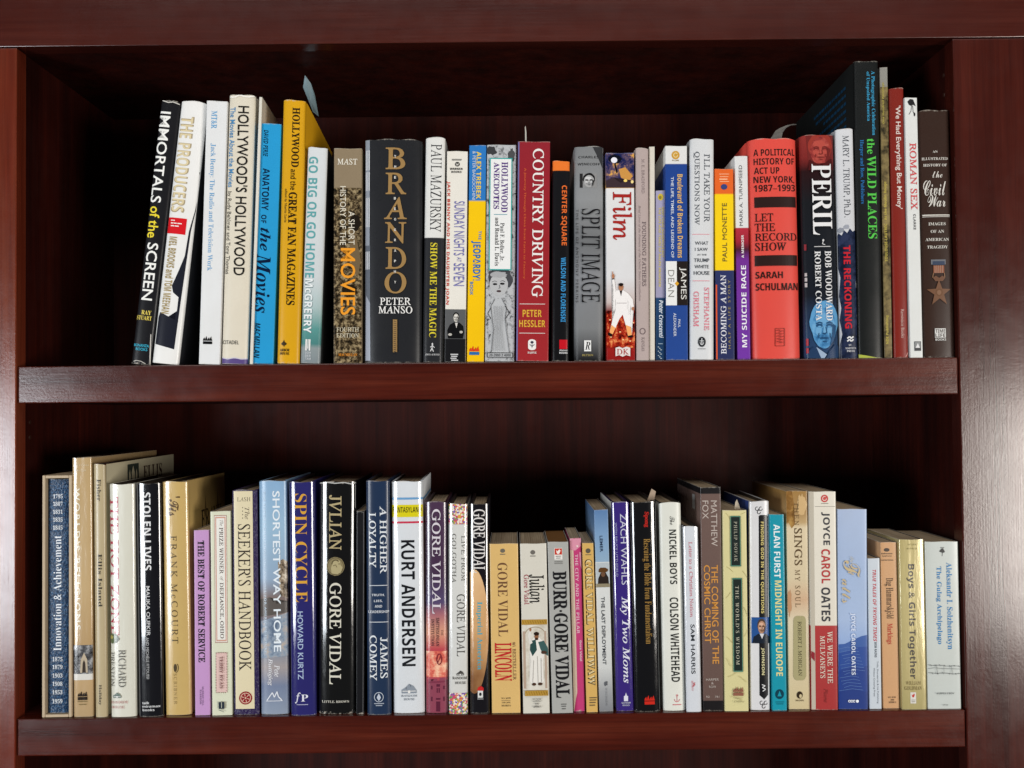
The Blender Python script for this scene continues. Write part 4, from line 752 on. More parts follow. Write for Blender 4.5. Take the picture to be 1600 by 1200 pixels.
book('B3', 'hc', (284, 460, 97, 286, 452, 1165), 'thick glossy black hardcover with cream roman capitals and an antique coin', '141414', [
    ('T', 'title', 'JVLIAN', 'R+', 'b4a47c', 332, 392, 158, 412), ('E', 'coin', '8a7e5c', 363, 487, 42, 43, 40, .02), ('A', 'coin', '5a5038', 363, 487, 39, 40, 0, 360, 3), ('G', 'coin', 'b0a47c', [(345, 520), (342, 495), (350, 468), (366, 456), (384, 462), (386, 480), (396, 492), (386, 500), (388, 515), (372, 524)]), ('A', 'coin', '5c5238', 364, 478, 20, 22, 180, 320, 5), ('L', 'coin', '6a6044', [(352, 485), (364, 480), (370, 492)], 3), ('E', 'coin', '6a6044', 380, 476, 3, 3),
    ('T', 'author', 'GORE VIDAL', 'R+', 'd8d4c4', 335, 390, 563, 1028), ('T', 'publisher_mark', 'LITTLE, BROWN', 'D', 'c8c4b8', 302, 425, 1103, 1115, 'h'),
    ('L', 'jacket_tear', 'b8b8b4', [(287, 104), (320, 99), (360, 104), (405, 100), (440, 108), (458, 102)], 5), ('L', 'jacket_tear', '989894', [(456, 110), (455, 160), (455, 220)], 3)], depth=.165, rough=.17, coat=1., wear=1.8)
book('B3', 'pb', (460, 496, 230, 458, 494, 1163), 'narrow unlettered black paperback, lower than its two neighbours', '17171a', [('L', 'fold', '5a5a5c', [(492, 236), (491, 600), (489, 1158)], 2.5), ('L', 'fold', '6a6a68', [(461, 236), (478, 233), (494, 238)], 3)], depth=.14, wear=2.)
book('B3', 'hc', (503, 613, 93, 508, 618, 1167), 'navy blue hardcover with white spaced serif capitals between thin rules', '22324c', [
    ('T', 'title', 'A HIGHER', 'R+', 'd8dce0', 568, 600, 210, 520), ('T', 'title', 'LOYALTY', 'R+', 'd8dce0', 518, 550, 240, 492), ('R', 'rule', 'c8ccd4', 519, 573, 602, 576),
    *[('T', 'subtitle', t, 'B', 'c8ccd4', a, b, y-6, y+6, 'h') for t, a, b, y in (('TRUTH,', 530, 590, 619), ('LIES,', 540, 580, 646), ('AND', 544, 578, 670), ('LEADERSHIP', 514, 610, 695))], ('R', 'rule#2', 'c8ccd4', 519, 741, 606, 744),
    ('T', 'author', 'JAMES', 'R+', 'd8dce0', 569, 603, 812, 1000), ('T', 'author', 'COMEY', 'R+', 'd8dce0', 520, 553, 803, 1010), ('A', 'publisher_mark', 'b8c0cc', 562, 1086, 22, 23, 0, 360, 3), ('G', 'publisher_mark', 'b8c0cc', [(562, 1068), (572, 1088), (562, 1104), (552, 1088)]), ('R', 'publisher_mark', 'a0a8b4', 540, 1113, 586, 1117), ('R', 'publisher_mark', 'a0a8b4', 548, 1122, 578, 1126)], depth=.155, rough=.32)
book('B4', 'hc', (147, 296, 95, 160, 303, 1167), 'thick white hardcover in film with black condensed capitals and a yellow ticket below the head', 'd6dade', [
    ('R', 'stripe', '6a9cc8', -1000, 170, 9999, 180), ('R', 'ticket', 'd8cc1c', -1000, 204, 9999, 261), ('T', 'ticket', 'FANTASYLAND', 'B', '3c3a14', 155, 290, 214, 240, 'h'), ('R', 'stripe#2', 'c83850', -1000, 281, 9999, 290),
    ('T', 'author', 'KURT ANDERSEN', 'B', '1c1e22', 197, 260, 368, 950), ('H', 'publisher_mark', '8a929c', 232, 1075, 34), ('T', 'publisher_mark', 'RANDOM', 'R+', '8a929c', 196, 268, 1081, 1091, 'h'), ('T', 'publisher_mark', 'HOUSE', 'R+', '8a929c', 208, 257, 1097, 1107, 'h')], depth=.155, rough=.22, coat=.8,
    sides=[('R', 'stripe', [(0, 0), (1, 0), (1, 1), (0, 1)], 'S', '6a9cc8', .0095, .15, .0175, .020), ('R', 'stripe', [(0, 0), (1, 0), (1, 1), (0, 1)], 'S', 'c83850', .0095, .15, .0425, .045)])
book('B4', 'hc', (304, 408, 188, 311, 408, 1165), 'hardcover with plum head fading to a fiery pink sky over a castle', [(0, '4a344c'), (.35, '443048'), (.48, '54486c'), (.54, 'a86a70'), (.62, 'd89a80'), (.7, 'b84850'), (.8, 'c84c50'), (.86, 'a04858'), (1, '904454')], [
    ('R', 'sky_art', 'sunset', -1000, 880, 9999, 1000),
    ('G', 'castle', '8c4456', [(322, 1164), (322, 1010), (332, 1010), (332, 1018), (345, 1018), (345, 1008), (360, 1008), (360, 1016), (372, 1016), (372, 1004), (396, 1004), (396, 1012), (406, 1012), (406, 1164)]), ('G', 'castle', '7a3448', [(322, 1020), (406, 1016), (406, 1024), (322, 1028)]),
    *[('R', 'castle', '5a2438', x, y, x+w2, y+h2) for x, y, w2, h2 in ((357, 1032, 16, 12), (358, 1050, 5, 22), (367, 1050, 5, 22), (355, 1096, 20, 8), (356, 1112, 18, 46), (333, 1040, 6, 16), (388, 1040, 6, 16), (333, 1090, 6, 20), (388, 1090, 6, 20))],
    ('T', 'author', 'GORE VIDAL', 'R+', 'd4ccd4', 336, 377, 222, 707), ('T', 'title', 'THE', 'R', '3a2830', 378, 388, 782, 808), ('T', 'title', 'SMITHSONIAN', 'R+', '3a2830', 355, 370, 726, 858), ('T', 'title', 'INSTITUTION', 'R+', '3a2830', 333, 347, 732, 856),
    ('A', 'publisher_mark', '7a2030', 370, 917, 13, 26, 0, 360, 4), ('L', 'publisher_mark', '7a2030', [(362, 935), (378, 900)], 3)], depth=.14, rough=.25, coat=.4, left='a02c30', edge='3c1c24')
book('B4', 'hc', (411, 500, 198, 414, 500, 1158), 'white hardcover in film with multicoloured dotted bands at head and foot', 'd4d4d0', [
    ('R', 'dotted_band', 'dots', -1000, 199, 9999, 292), ('R', 'dotted_band#2', 'dots', -1000, 1062, 9999, 1157), ('T', 'title', 'LIVE FROM', 'R', '5a5854', 471, 490, 344, 552), ('T', 'title', 'GOLGOTHA', 'R', '5a5854', 426, 447, 335, 560), ('T', 'author', 'GORE VIDAL', 'R', '4a4844', 450, 488, 612, 895),
    ('H', 'publisher_mark', '4a4844', 466, 982, 17), ('T', 'publisher_mark', 'RANDOM', 'R+', '4a4844', 430, 497, 988, 1000, 'h'), ('T', 'publisher_mark', 'HOUSE', 'R+', '4a4844', 442, 492, 1010, 1021, 'h')], depth=.14, rough=.18, coat=1., edge='2a2426')
book('B4', 'hc', (508, 596, 198, 512, 600, 1160), 'black hardcover in film with a tan planet curve and tall narrow white capitals', '18161a', [
    ('E', 'planet', 'planet', 530, 785, 66, 285, 40), ('T', 'author', 'GORE VIDAL', 'R+', 'e0dcd8', 524, 580, 223, 515), ('T', 'title', 'Imperial America', 'D', '4aa0b0', 538, 568, 648, 960),
    ('R', 'publisher_mark', 'dcdcd8', 546, 1056, 570, 1088), ('G', 'publisher_mark', 'c82c2c', [(542, 1054), (548, 1040), (554, 1048), (560, 1034), (566, 1048), (573, 1042), (573, 1056)]), ('E', 'publisher_mark', '2c2c2c', 558, 1072, 6, 8), ('R', 'publisher_mark', 'b8b8b8', 544, 1092, 572, 1095)], depth=.14, rough=.18, coat=1.)
book('C1', 'pb', (137, 276, 338, 149, 288, 1153), 'thick tan mass market paperback with brown and bold red lettering', 'd4b070', [
    ('E', 'publisher_mark', '6a6458', 201, 372, 12, 10), ('R', 'publisher_mark', '6a6458', 188, 387, 214, 391), ('T', 'author', 'GORE VIDAL', 'D-', '6a4a34', 178, 226, 430, 785), ('T', 'title', 'LINCOLN', 'D+', 'b82c2c', 162, 246, 816, 999), ('T', 'tag_line', '#1 BESTSELLER', 'R+', '7a5a40', 249, 266, 812, 995),
    ('T', 'price', 'U.S. $4.95', 'B', '6a5a40', 196, 240, 1078, 1086, 'h'), ('R', 'price', '9a8058', 196, 1091, 238, 1094), ('T', 'price', 'CAN. $5.95', 'B', '6a5a40', 198, 238, 1099, 1107, 'h'), ('T', 'price', '345-0037-6', 'B', '6a5a40', 196, 240, 1113, 1121, 'h')], rough=.33)
book('C1', 'pb', (283, 413, 338, 300, 428, 1155), 'white mass market paperback with a robed man between two gold bands', 'd0ccc0', [
    ('E', 'publisher_mark', '6a6660', 346, 380, 12, 11), ('R', 'publisher_mark', '6a6660', 333, 396, 360, 400), ('T', 'title', 'Julian', 'R+', '1e1c1c', 328, 404, 487, 626), ('T', 'author', 'Gore Vidal', 'R+', '9a4450', 303, 328, 487, 632),
    ('R', 'gold_band', 'b08a3c', 290, 704, 416, 729), *[('L', 'gold_band', '8a6420', [(x, 708), (x+7, 724)], 2) for x in range(296, 410, 12)],
    ('R', 'illustration', 'plaster', 294, 729, 418, 1043), ('A', 'illustration', '9a8a74', 357, 780, 52, 42, 180, 360, 4), ('R', 'illustration', 'b09a88', 300, 760, 312, 1035), ('R', 'illustration', 'b09a88', 404, 760, 414, 1035),
    ('G', 'robed_man', 'e0dcd4', [(338, 805), (352, 790), (380, 792), (398, 812), (404, 870), (395, 900), (400, 1000), (388, 1012), (345, 1014), (330, 1000), (338, 900), (330, 860)]), ('G', 'robed_man', '3c5a58', [(372, 812), (400, 806), (420, 842), (422, 880), (400, 868), (384, 850)]), ('G', 'robed_man', '2c4846', [(335, 806), (360, 800), (366, 850), (345, 880), (332, 850)]),
    ('G', 'robed_man', 'd8d4cc', [(330, 825), (322, 780), (330, 755), (338, 758), (336, 795), (345, 815)]), ('E', 'robed_man', 'a07050', 334, 752, 5, 9), ('E', 'robed_man', '8a5c40', 364, 785, 10, 17, 20), ('E', 'robed_man', '2a1c14', 364, 772, 13, 9, 18, .08), ('E', 'robed_man', '3a261a', 364, 797, 8, 6, 14, .1), ('L', 'robed_man', 'a8a49c', [(350, 900), (346, 1005)], 2), ('L', 'robed_man', 'a8a49c', [(368, 880), (372, 1008)], 2), ('L', 'robed_man', 'a8a49c', [(386, 890), (388, 1005)], 2),
    ('E', 'robed_man', '4a3428', 400, 862, 14, 8, 14, .1), ('E', 'robed_man', '4a3428', 352, 1014, 10, 7), ('E', 'robed_man', '4a3428', 382, 1013, 11, 7), ('R', 'gold_band#2', 'b08a3c', 308, 1044, 420, 1070), *[('L', 'gold_band#2', '8a6420', [(x, 1048), (x+7, 1066)], 2) for x in range(314, 414, 12)],
    ('T', 'price', 'U.S. $4.50', 'B', '4a4844', 345, 386, 1081, 1090, 'h'), ('R', 'price', '8a8880', 345, 1094, 386, 1097), ('T', 'price', '345', 'B', '4a4844', 356, 374, 1103, 1111, 'h'), ('T', 'price', '30908-1', 'B', '4a4844', 348, 386, 1117, 1126, 'h')], rough=.33)
book('C1', 'pb', (415, 518, 330, 440, 540, 1158), 'grey mass market paperback with very heavy black capitals and a red rooster badge', 'a6a6a2', [
    ('R', 'badge', 'e0dcd6', 449, 360, 489, 416), ('R', 'badge', 'c03828', 451, 362, 487, 392), ('G', 'badge', 'e8e0d8', [(458, 368), (464, 376), (474, 366), (480, 372), (474, 386), (466, 390), (460, 382)]), ('R', 'badge', '4a4846', 456, 398, 482, 401), ('R', 'badge', '4a4846', 458, 407, 480, 410), *[('R', 'badge', '7a7874', 450, y, 490, y+4) for y in (424, 432)],
    ('T', 'title', 'BURR·GORE VIDAL', 'D+', '1a1a1c', 449, 517, 473, 1085), *[('R', 'price', '5a5a58', 482+i*2, y, 508-i*2, y+4) for i, y in enumerate((1113, 1123, 1135))]], rough=.4, pages=PAGES_BROWN)
book('C1', 'pb', (523, 578, 312, 543, 597, 1152), 'battered pink and cream mass market paperback with peeling spine', 'b83c70', [
    ('G', 'peeled_paper', 'cdb8a4', [(523, 330), (540, 328), (552, 700), (560, 1060), (552, 1100), (545, 1150), (541, 1150)]), ('G', 'peeled_paper', 'd08ca0', [(523, 314), (577, 314), (578, 350), (550, 372), (524, 368)]), ('E', 'peeled_paper', 'e0d0c8', 560, 350, 5, 4, 10, .3), ('G', 'peeled_paper', 'd890a8', [(570, 380), (580, 380), (582, 470), (574, 440)]),
    ('T', 'title', 'THE CITY AND THE PILLAR', 'B', 'd8a8b8', 553, 568, 390, 775), ('T', 'author', 'Gore Vidal', 'B', 'd8b8c4', 572, 583, 808, 908)], rough=.4, wear=2.)
book('C1', 'pb', (584, 637, 335, 604, 660, 1158), 'narrow tan mass market paperback with black outlined capitals leaning beside the pink one', 'cfa860', [
    ('E', 'publisher_mark', '5a5448', 612, 373, 12, 12), ('R', 'publisher_mark', '7a6c50', 599, 390, 627, 394), ('T', 'title', 'GORE VIDAL WILLIWAW', 'D+', '241e18', 603, 640, 415, 1028), ('T', 'title', 'GORE VIDAL WILLIWAW', 'D-', 'ddc898', 608, 637, 418, 1024),
    *[('R', 'price', '6a5a40', 618, y, 655-i*3, y+5) for i, y in enumerate((1085, 1096, 1108, 1121))]], rough=.33)
book('C2', 'pb', (147, 216, 175, 173, 241, 1155), 'paperback with misty blue head, small soldier photograph and white body', [(0, '5a7ca8'), (.12, '7898bc'), (.258, '8ca8c0'), (.262, 'd2d4d2'), (.78, 'c8cac8'), (.9, '9a9c9e'), (1, '7c7e82')], [
    ('R', 'cover_photo', 'b0b8bc', -1000, 434, 9999, 553), ('E', 'cover_photo', '5a3c20', 192, 470, 22, 14, 18, .15), ('G', 'cover_photo', '2c2420', [(166, 552), (168, 510), (180, 482), (205, 482), (218, 505), (222, 552)]), ('E', 'cover_photo', '6a4c38', 192, 490, 10, 12), ('R', 'cover_photo', '8a8068', -1000, 535, 9999, 552),
    ('T', 'author', 'LEMER', 'S+', '2c3c54', 176, 190, 302, 381), ('T', 'title', 'THE LAST DEPLOYMENT', 'S+', '3a3e44', 186, 203, 599, 928), ('E', 'publisher_mark', '5a5c60', 205, 1019, 9, 12, 10, .3), ('T', 'publisher_mark', 'WISCONSIN', 'S_', '7a7c80', 203, 212, 1040, 1125)],
    depth=.14, left=None, rough=.33)
book('C2', 'hc', (231, 318, 138, 256, 341, 1150), 'purple hardcover in glossy film with white thin capitals and italic title', '3a2a78', [
    ('T', 'author', 'ZACH WAHLS', 'S', 'c8c8d8', 277, 308, 195, 540), ('T', 'author', 'WITH BRUCE LITTLEFIELD', 'S', 'a8a8cc', 251, 261, 238, 500), ('T', 'title', 'My Two Moms', 'I+', 'e0e0ec', 276, 318, 597, 1015), ('G', 'publisher_mark', 'dcdce8', [(302, 1060), (306, 1075), (312, 1078), (312, 1102), (292, 1102), (292, 1078), (298, 1075)]),
    ('T', 'publisher_mark', 'GOTHAM', 'B', 'c0c0d0', 281, 324, 1106, 1114, 'h'), ('T', 'publisher_mark', 'BOOKS', 'B', 'c0c0d0', 286, 319, 1118, 1125, 'h')], depth=.145, rough=.16, coat=1., left='b8b8b4', edge='2a1c50')
book('C2', 'hc', (322, 448, 138, 344, 470, 1150), 'black hardcover in glossy film with red and antique gold condensed lettering', '141416', [
    ('T', 'author', 'Spong', 'D+', 'c02c24', 387, 413, 186, 260), ('T', 'title', 'Rescuing the Bible from Fundamentalism', 'D-', 'a07c40', 383, 424, 316, 824), ('F', 'publisher_mark', 'c82c20', 416, 1097, 26)], depth=.145, rough=.16, coat=1.)
book('C2', 'hc', (459, 568, 140, 484, 588, 1155), 'off white hardcover with black condensed capitals and a tiny pink anchor', 'd8d9d0', [
    ('T', 'title', 'The', 'C', '3a3a38', 512, 536, 208, 250), ('T', 'title', 'NICKEL BOYS', 'B', '262826', 511, 547, 273, 540), ('T', 'author', 'COLSON WHITEHEAD', 'B', '262826', 516, 558, 604, 1015), ('L', 'publisher_mark', 'c87478', [(547, 1080), (547, 1112)], 3), ('A', 'publisher_mark', 'c87478', 547, 1098, 14, 15, 0, 180, 3), ('A', 'publisher_mark', 'c87478', 547, 1080, 5, 5, 0, 360, 2), ('R', 'publisher_mark', 'c87478', 526, 1123, 568, 1127)], depth=.145, rough=.42, edge='202020')
book('C2', 'hc', (575, 650, 255, 594, 666, 1153), 'small slim white hardcover in film with rose serif and black sans type', 'd2d6dc', [
    ('T', 'title', 'Letter to a Christian Nation', 'R+', 'c06c78', 606, 625, 330, 695), ('T', 'author', 'SAM HARRIS', 'S+', '34383e', 614, 634, 730, 970), ('L', 'publisher_mark', 'c05a60', [(622, 1010), (634, 1022), (622, 1034)], 3), ('L', 'publisher_mark', 'c05a60', [(634, 1010), (622, 1030)], 3), ('T', 'publisher_mark', 'KNOPF', 'R', 'c87a80', 616, 626, 1002, 1052)], depth=.12, rough=.2, coat=.8, edge='2a2a2c')
book('C3', 'pb', (164, 259, 95, 176, 275, 1153), 'tall brown paperback with black bands, amber capitals and a white sticker on its side', [(0, '1c1a1c'), (.029, '1c1a1c'), (.0292, '6a5650'), (.9535, '624e48'), (.954, '1c1a1c'), (1, '1c1a1c')], [
    ('T', 'author', 'MATTHEW', 'S', 'b8aca4', 214, 243, 158, 375), ('T', 'author', 'FOX', 'S', 'b8aca4', 173, 202, 158, 245), ('T', 'title', 'THE COMING OF THE', 'S+', 'c88c44', 217, 249, 464, 932), ('T', 'title', 'COSMIC CHRIST', 'S+', 'c88c44', 181, 211, 464, 835),
    ('T', 'publisher_mark', 'HARPER', 'S', 'b8aca4', 189, 250, 1000, 1011, 'h'), ('T', 'publisher_mark', '&', 'S', 'b8aca4', 214, 225, 1017, 1028, 'h'), ('T', 'publisher_mark', 'ROW', 'S', 'b8aca4', 203, 237, 1034, 1045, 'h'), ('T', 'price', 'RD', 'S', 'b8aca4', 190, 206, 1082, 1091, 'h'), ('T', 'price', '781', 'S', 'b8aca4', 231, 252, 1082, 1091, 'h')],
    depth=.158, left='242226', sides=[('L', 'sticker', [(0, .05), (.12, 0), (.88, 0), (1, .05), (1, 1), (0, 1)], 'S', 'b0b0b0', .034, .050, .010, .026)], rough=.36, bulge=.0005)
book('C3', 'pb', (268, 378, 203, 276, 392, 1152), 'pale yellow paperback with leaf traces and two dark green title panels', 'd0c894', [
    *[('L', 'leaf_trace#%d' % y, 'b4a870', [(x, y), (x+dx*.5, y+dy*.4), (x+dx, y+dy)], 1.6) for x, y, dx, dy in ((282, 215, 20, 30), (350, 222, 24, -10), (285, 470, 30, 24), (360, 490, 26, 40), (280, 620, 24, -30), (365, 660, 22, 50), (284, 800, 28, 30), (368, 800, 20, -40), (290, 990, 40, -20), (340, 985, 40, 30), (300, 1080, 60, 20), (282, 900, 22, 40))],
    ('R', 'title_panel', '4a7a68', 303, 229, 351, 469), ('R', 'title_panel', '1c2624', 307, 234, 347, 463), ('T', 'author', 'PHILIP NOVAK', 'R_', 'b8b4a0', 320, 335, 256, 444),
    ('R', 'title_panel#2', '4a7a68', 314, 523, 360, 966), ('R', 'title_panel#2', '1c2624', 318, 529, 356, 960), ('T', 'title', "THE WORLD'S WISDOM", 'R_', 'c0bca8', 328, 344, 560, 932), ('F', 'publisher_mark', '8a5a48', 340, 1060, 26), ('T', 'publisher_mark', 'Harper', 'I', '8a8460', 322, 360, 1085, 1096, 'h'), ('T', 'publisher_mark', 'Collins', 'I', '8a8460', 318, 366, 1099, 1110, 'h')], depth=.135, rough=.4)
book('C3', 'hc', (393, 486, 160, 398, 492, 1153), 'white hardcover with a black scrolled panel, yellow lettering and a small portrait of a man', 'd2d2d4', [
    ('G', 'scroll_panel', '1c1c1e', [(436, 232), (442, 226), (474, 226), (480, 232), (482, 1080), (474, 1090), (462, 1102), (450, 1090), (440, 1082)]),
    *[('A', 'scroll', '3a3a3c', cx_, cy_, 9, 10, 0, 300, 3) for cx_, cy_ in ((428, 196), (446, 196), (437, 212), (450, 1118), (470, 1118), (460, 1135))], ('T', 'title', 'FINDING GOD IN THE QUESTIONS', 'B', 'd4c47c', 444, 461, 258, 694),
    ('R', 'portrait', '28508c', 402, 713, 9999, 836), ('G', 'portrait', '1c2430', [(406, 836), (412, 805), (435, 790), (470, 790), (490, 806), (490, 836)]), ('G', 'portrait', 'd0d0d4', [(440, 790), (462, 790), (452, 815)]), ('P', 'portrait', 'b08468', '4a3428', 'd0a890', 450, 757, 20, 34, '4a3c34'),
    ('T', 'author', 'JOHNSON', 'B', 'd8d0a0', 446, 463, 856, 985), ('L', 'publisher_mark', 'd8d8d8', [(450, 1030), (466, 1036), (452, 1044), (468, 1052), (454, 1062)], 4)], depth=.14, rough=.28, left='2a3c74', bulge=.003)
book('C3', 'pb', (488, 555, 222, 501, 570, 1145), 'turquoise paperback with white and pale yellow capitals and a dark round mark', '1c90a4', [
    ('T', 'author', 'ALAN FURST', 'B', 'e0e8e8', 508, 538, 269, 522), ('T', 'title', 'MIDNIGHT IN EUROPE', 'B', 'd8d090', 515, 547, 534, 983), ('E', 'publisher_mark', '123c4c', 534, 1068, 21, 23), ('G', 'publisher_mark', '1c90a4', [(524, 1078), (534, 1052), (544, 1078)]), ('R', 'publisher_mark', '125464', 514, 1103, 556, 1106), ('R', 'publisher_mark', '125464', 518, 1112, 552, 1115)], depth=.13, rough=.3)
book('C3', 'pb', (562, 667, 112, 578, 678, 1143), 'paperback with brown watercolour head over cream and an olive name plate', [(0, '9c7844'), (.10, 'a48458'), (.145, 'b89c70'), (.17, 'd4c4a4'), (.4, 'cfc0a0'), (.5, 'c8a888'), (.6, 'd4c8ac'), (1, 'c8b890')], [
    ('G', 'head_art', 'art_brown', [(563, 113), (590, 113), (600, 170), (592, 230), (606, 270), (590, 290), (575, 262), (566, 268)]), ('E', 'head_art', 'c8a878', 640, 180, 22, 50, 24, .2), ('E', 'watercolour_blot', 'b88c68', 580, 640, 10, 60, 20, .2),
    ('T', 'title', 'THEN', 'R_', '6a5438', 603, 624, 165, 275), ('T', 'title', 'SINGS', 'R+', '5c4830', 603, 640, 288, 465), ('T', 'title', 'MY SOUL', 'R_', '6a5438', 607, 631, 485, 662),
    ('G', 'name_plate', 'a49c74', [(598, 722), (604, 708), (614, 703), (642, 703), (652, 708), (657, 722), (658, 985), (652, 1000), (642, 1006), (614, 1006), (604, 1000), (598, 985)]), ('T', 'author', 'ROBERT J. MORGAN', 'R+', '4c4630', 620, 638, 729, 985),
    ('E', 'publisher_mark', '34281c', 628, 1075, 14, 17), ('E', 'publisher_mark', 'c8b890', 632, 1080, 6, 9), ('T', 'publisher_mark', 'NELSON', 'B', '6a5a40', 609, 647, 1097, 1104, 'h')], depth=.158, left='806030', rough=.28)
book('C4', 'pb', (190, 321, 115, 206, 327, 1150), 'cream over brick red paperback with dark grey and red block capitals', [(0, 'dcd6c8'), (.6145, 'd8d2c4'), (.615, 'a83838'), (1, 'a03434')], [
    ('R', 'edge_strip', 'b8b0a0', -1000, 117, 218, 1148), ('L', 'rule', '8a847a', [(218, 186), (318, 186)], 2), ('E', 'publisher_mark', 'c04c48', 265, 148, 18, 18), ('A', 'publisher_mark', 'e0d4c8', 265, 148, 11, 11, 0, 300, 3), ('R', 'publisher_mark', '8a847a', 248, 170, 284, 173),
    ('T', 'author', 'JOYCE', 'B', '3c3c40', 250, 291, 213, 370), ('T', 'author', 'CAROL', 'B', 'b03c3c', 250, 292, 389, 552), ('T', 'author', 'OATES', 'B', '3c3c40', 250, 292, 571, 732),
    ('T', 'title', 'WE WERE THE', 'R+', 'd8c8b8', 278, 302, 778, 1025), ('T', 'title', 'MULVANEYS', 'R+', 'd8c8b8', 244, 267, 800, 1000), ('T', 'publisher_mark', 'Plume', 'I', '7a2c2c', 262, 280, 1050, 1115), ('G', 'edge_strip', '8a2c34', [(203, 872), (219, 880), (219, 920), (203, 902)])], depth=.135, rough=.36, left='b8b0a0')
book('C4', 'pb', (327, 463, 197, 330, 470, 1143), 'pale blue paperback with deep blue sea waves across the lower third', [(0, 'a4b4d0'), (.3, '9cb0d0'), (.55, 'a0b4d4'), (.66, '90a8d0'), (1, '2c4890')], [
    ('G', 'sea', '3c5c9c', [(328, 838), (360, 835), (400, 815), (440, 798), (468, 792), (470, 1141), (330, 1141)]), ('G', 'sea', '2c4a90', [(329, 880), (370, 868), (420, 850), (469, 848), (470, 1141), (330, 1141)]), ('G', 'sea', '263f84', [(329, 960), (390, 944), (440, 950), (469, 935), (470, 1141), (330, 1141)]), ('G', 'sea', '243a7c', [(330, 1060), (400, 1050), (470, 1062), (470, 1141), (330, 1141)]),
    *[('L', 'sea', '6482b8', [(330+i*7 % 30, 860+i*15), (370+i*11 % 40, 850+i*15), (420+i*5 % 40, 856+i*15)], 1.5) for i in range(14)],
    ('T', 'title', 'the', 'I', 'b8b098', 383, 399, 422, 452), ('T', 'title', 'F', 'C', 'c0ac84', 352, 430, 440, 520), ('T', 'title', 'alls', 'C', 'c0ac84', 345, 382, 528, 642),
    ('T', 'author', 'JOYCE CAROL OATES', 'B', 'd0d8e8', 384, 408, 688, 980), ('A', 'publisher_mark', 'e8ecf4', 380, 1103, 7, 6, 30, 330, 3), ('A', 'publisher_mark', 'e8ecf4', 391, 1103, 7, 6, 40, 330, 3), ('A', 'publisher_mark', 'e8ecf4', 402, 1103, 7, 6, 40, 330, 3), ('E', 'publisher_mark', 'e8ecf4', 417, 1103, 7, 7)], depth=.135, rough=.4)
book('C4', 'pb', (469, 522, 428, 476, 535, 1145), 'short thin white paperback with small red slanted capitals', 'c2cad2', [
    ('T', 'title', 'TRUE TALES OF TRYING TIMES', 'J', 'b83c44', 492, 508, 482, 825), ('T', 'author', 'BOB RAINS', 'B', '4a5058', 499, 510, 828, 900), ('T', 'publisher_mark', 'Trills, Shorebirds & Ink Publishing', 'S', '6a7078', 509, 519, 918, 1118), ('T', 'publisher_mark', 'Willow Crossing Press', 'S', '6a7078', 492, 502, 950, 1085)], depth=.13, rough=.35)
book('C5', 'pb', (124, 208, 232, 137, 228, 1138), 'peach mass market paperback with black and red condensed lettering', 'c69a70', [
    ('E', 'publisher_mark', '4a4038', 156, 273, 15, 10), *[('T', 'publisher_mark', t, 'B', '5a4c40', a, b, y0, y1, 'h') for t, a, b, y0, y1 in (('Ballantine', 128, 186, 289, 297), ('Epiphany', 132, 182, 303, 311), ('INSPIRATIONAL', 124, 192, 326, 332))],
    ('T', 'author', 'Dag Hammarskjöld', 'D-', '241c18', 143, 192, 427, 648), ('T', 'title', 'Markings', 'D', 'b03428', 152, 188, 675, 788), *[('T', 'price', t, 'B', '4a3c30', a, b, y0, y1, 'h') for t, a, b, y0, y1 in (('U.S. $2.95', 163, 205, 1072, 1081), ('345', 176, 196, 1086, 1094), ('32700-1', 166, 206, 1099, 1108))]], rough=.36)
book('C5', 'pb', (222, 356, 217, 238, 373, 1135), 'metallic gold mass market paperback with grey raised lettering', [(0, 'bcae78'), (.3, 'c4b680'), (.8, 'bcae7a'), (1, 'b0a470')], [
    ('T', 'head_line', 'THE CLASSIC', 'S', '8a8050', 268, 318, 240, 248, 'h'), ('T', 'head_line', 'BESTSELLER', 'S', '8a8050', 264, 320, 262, 270, 'h'), ('T', 'title', 'Boys & Girls Together', 'B', '55504a', 266, 312, 350, 970), ('T', 'author', 'WILLIAM', 'D-', '8a7a50', 258, 338, 982, 1002, 'h'), ('T', 'author', 'GOLDMAN', 'D-', '8a7a50', 250, 344, 1009, 1030, 'h'),
    ('R', 'badge', 'e0dcd4', 282, 1042, 313, 1102), ('G', 'badge', 'c83c30', [(289, 1052), (294, 1058), (302, 1048), (306, 1056), (300, 1070), (292, 1068)]), ('R', 'badge', '7a7468', 287, 1082, 309, 1085), ('R', 'badge', '7a7468', 288, 1091, 308, 1094)], rough=.26, metal=.12, coat=.8, bulge=.0016)
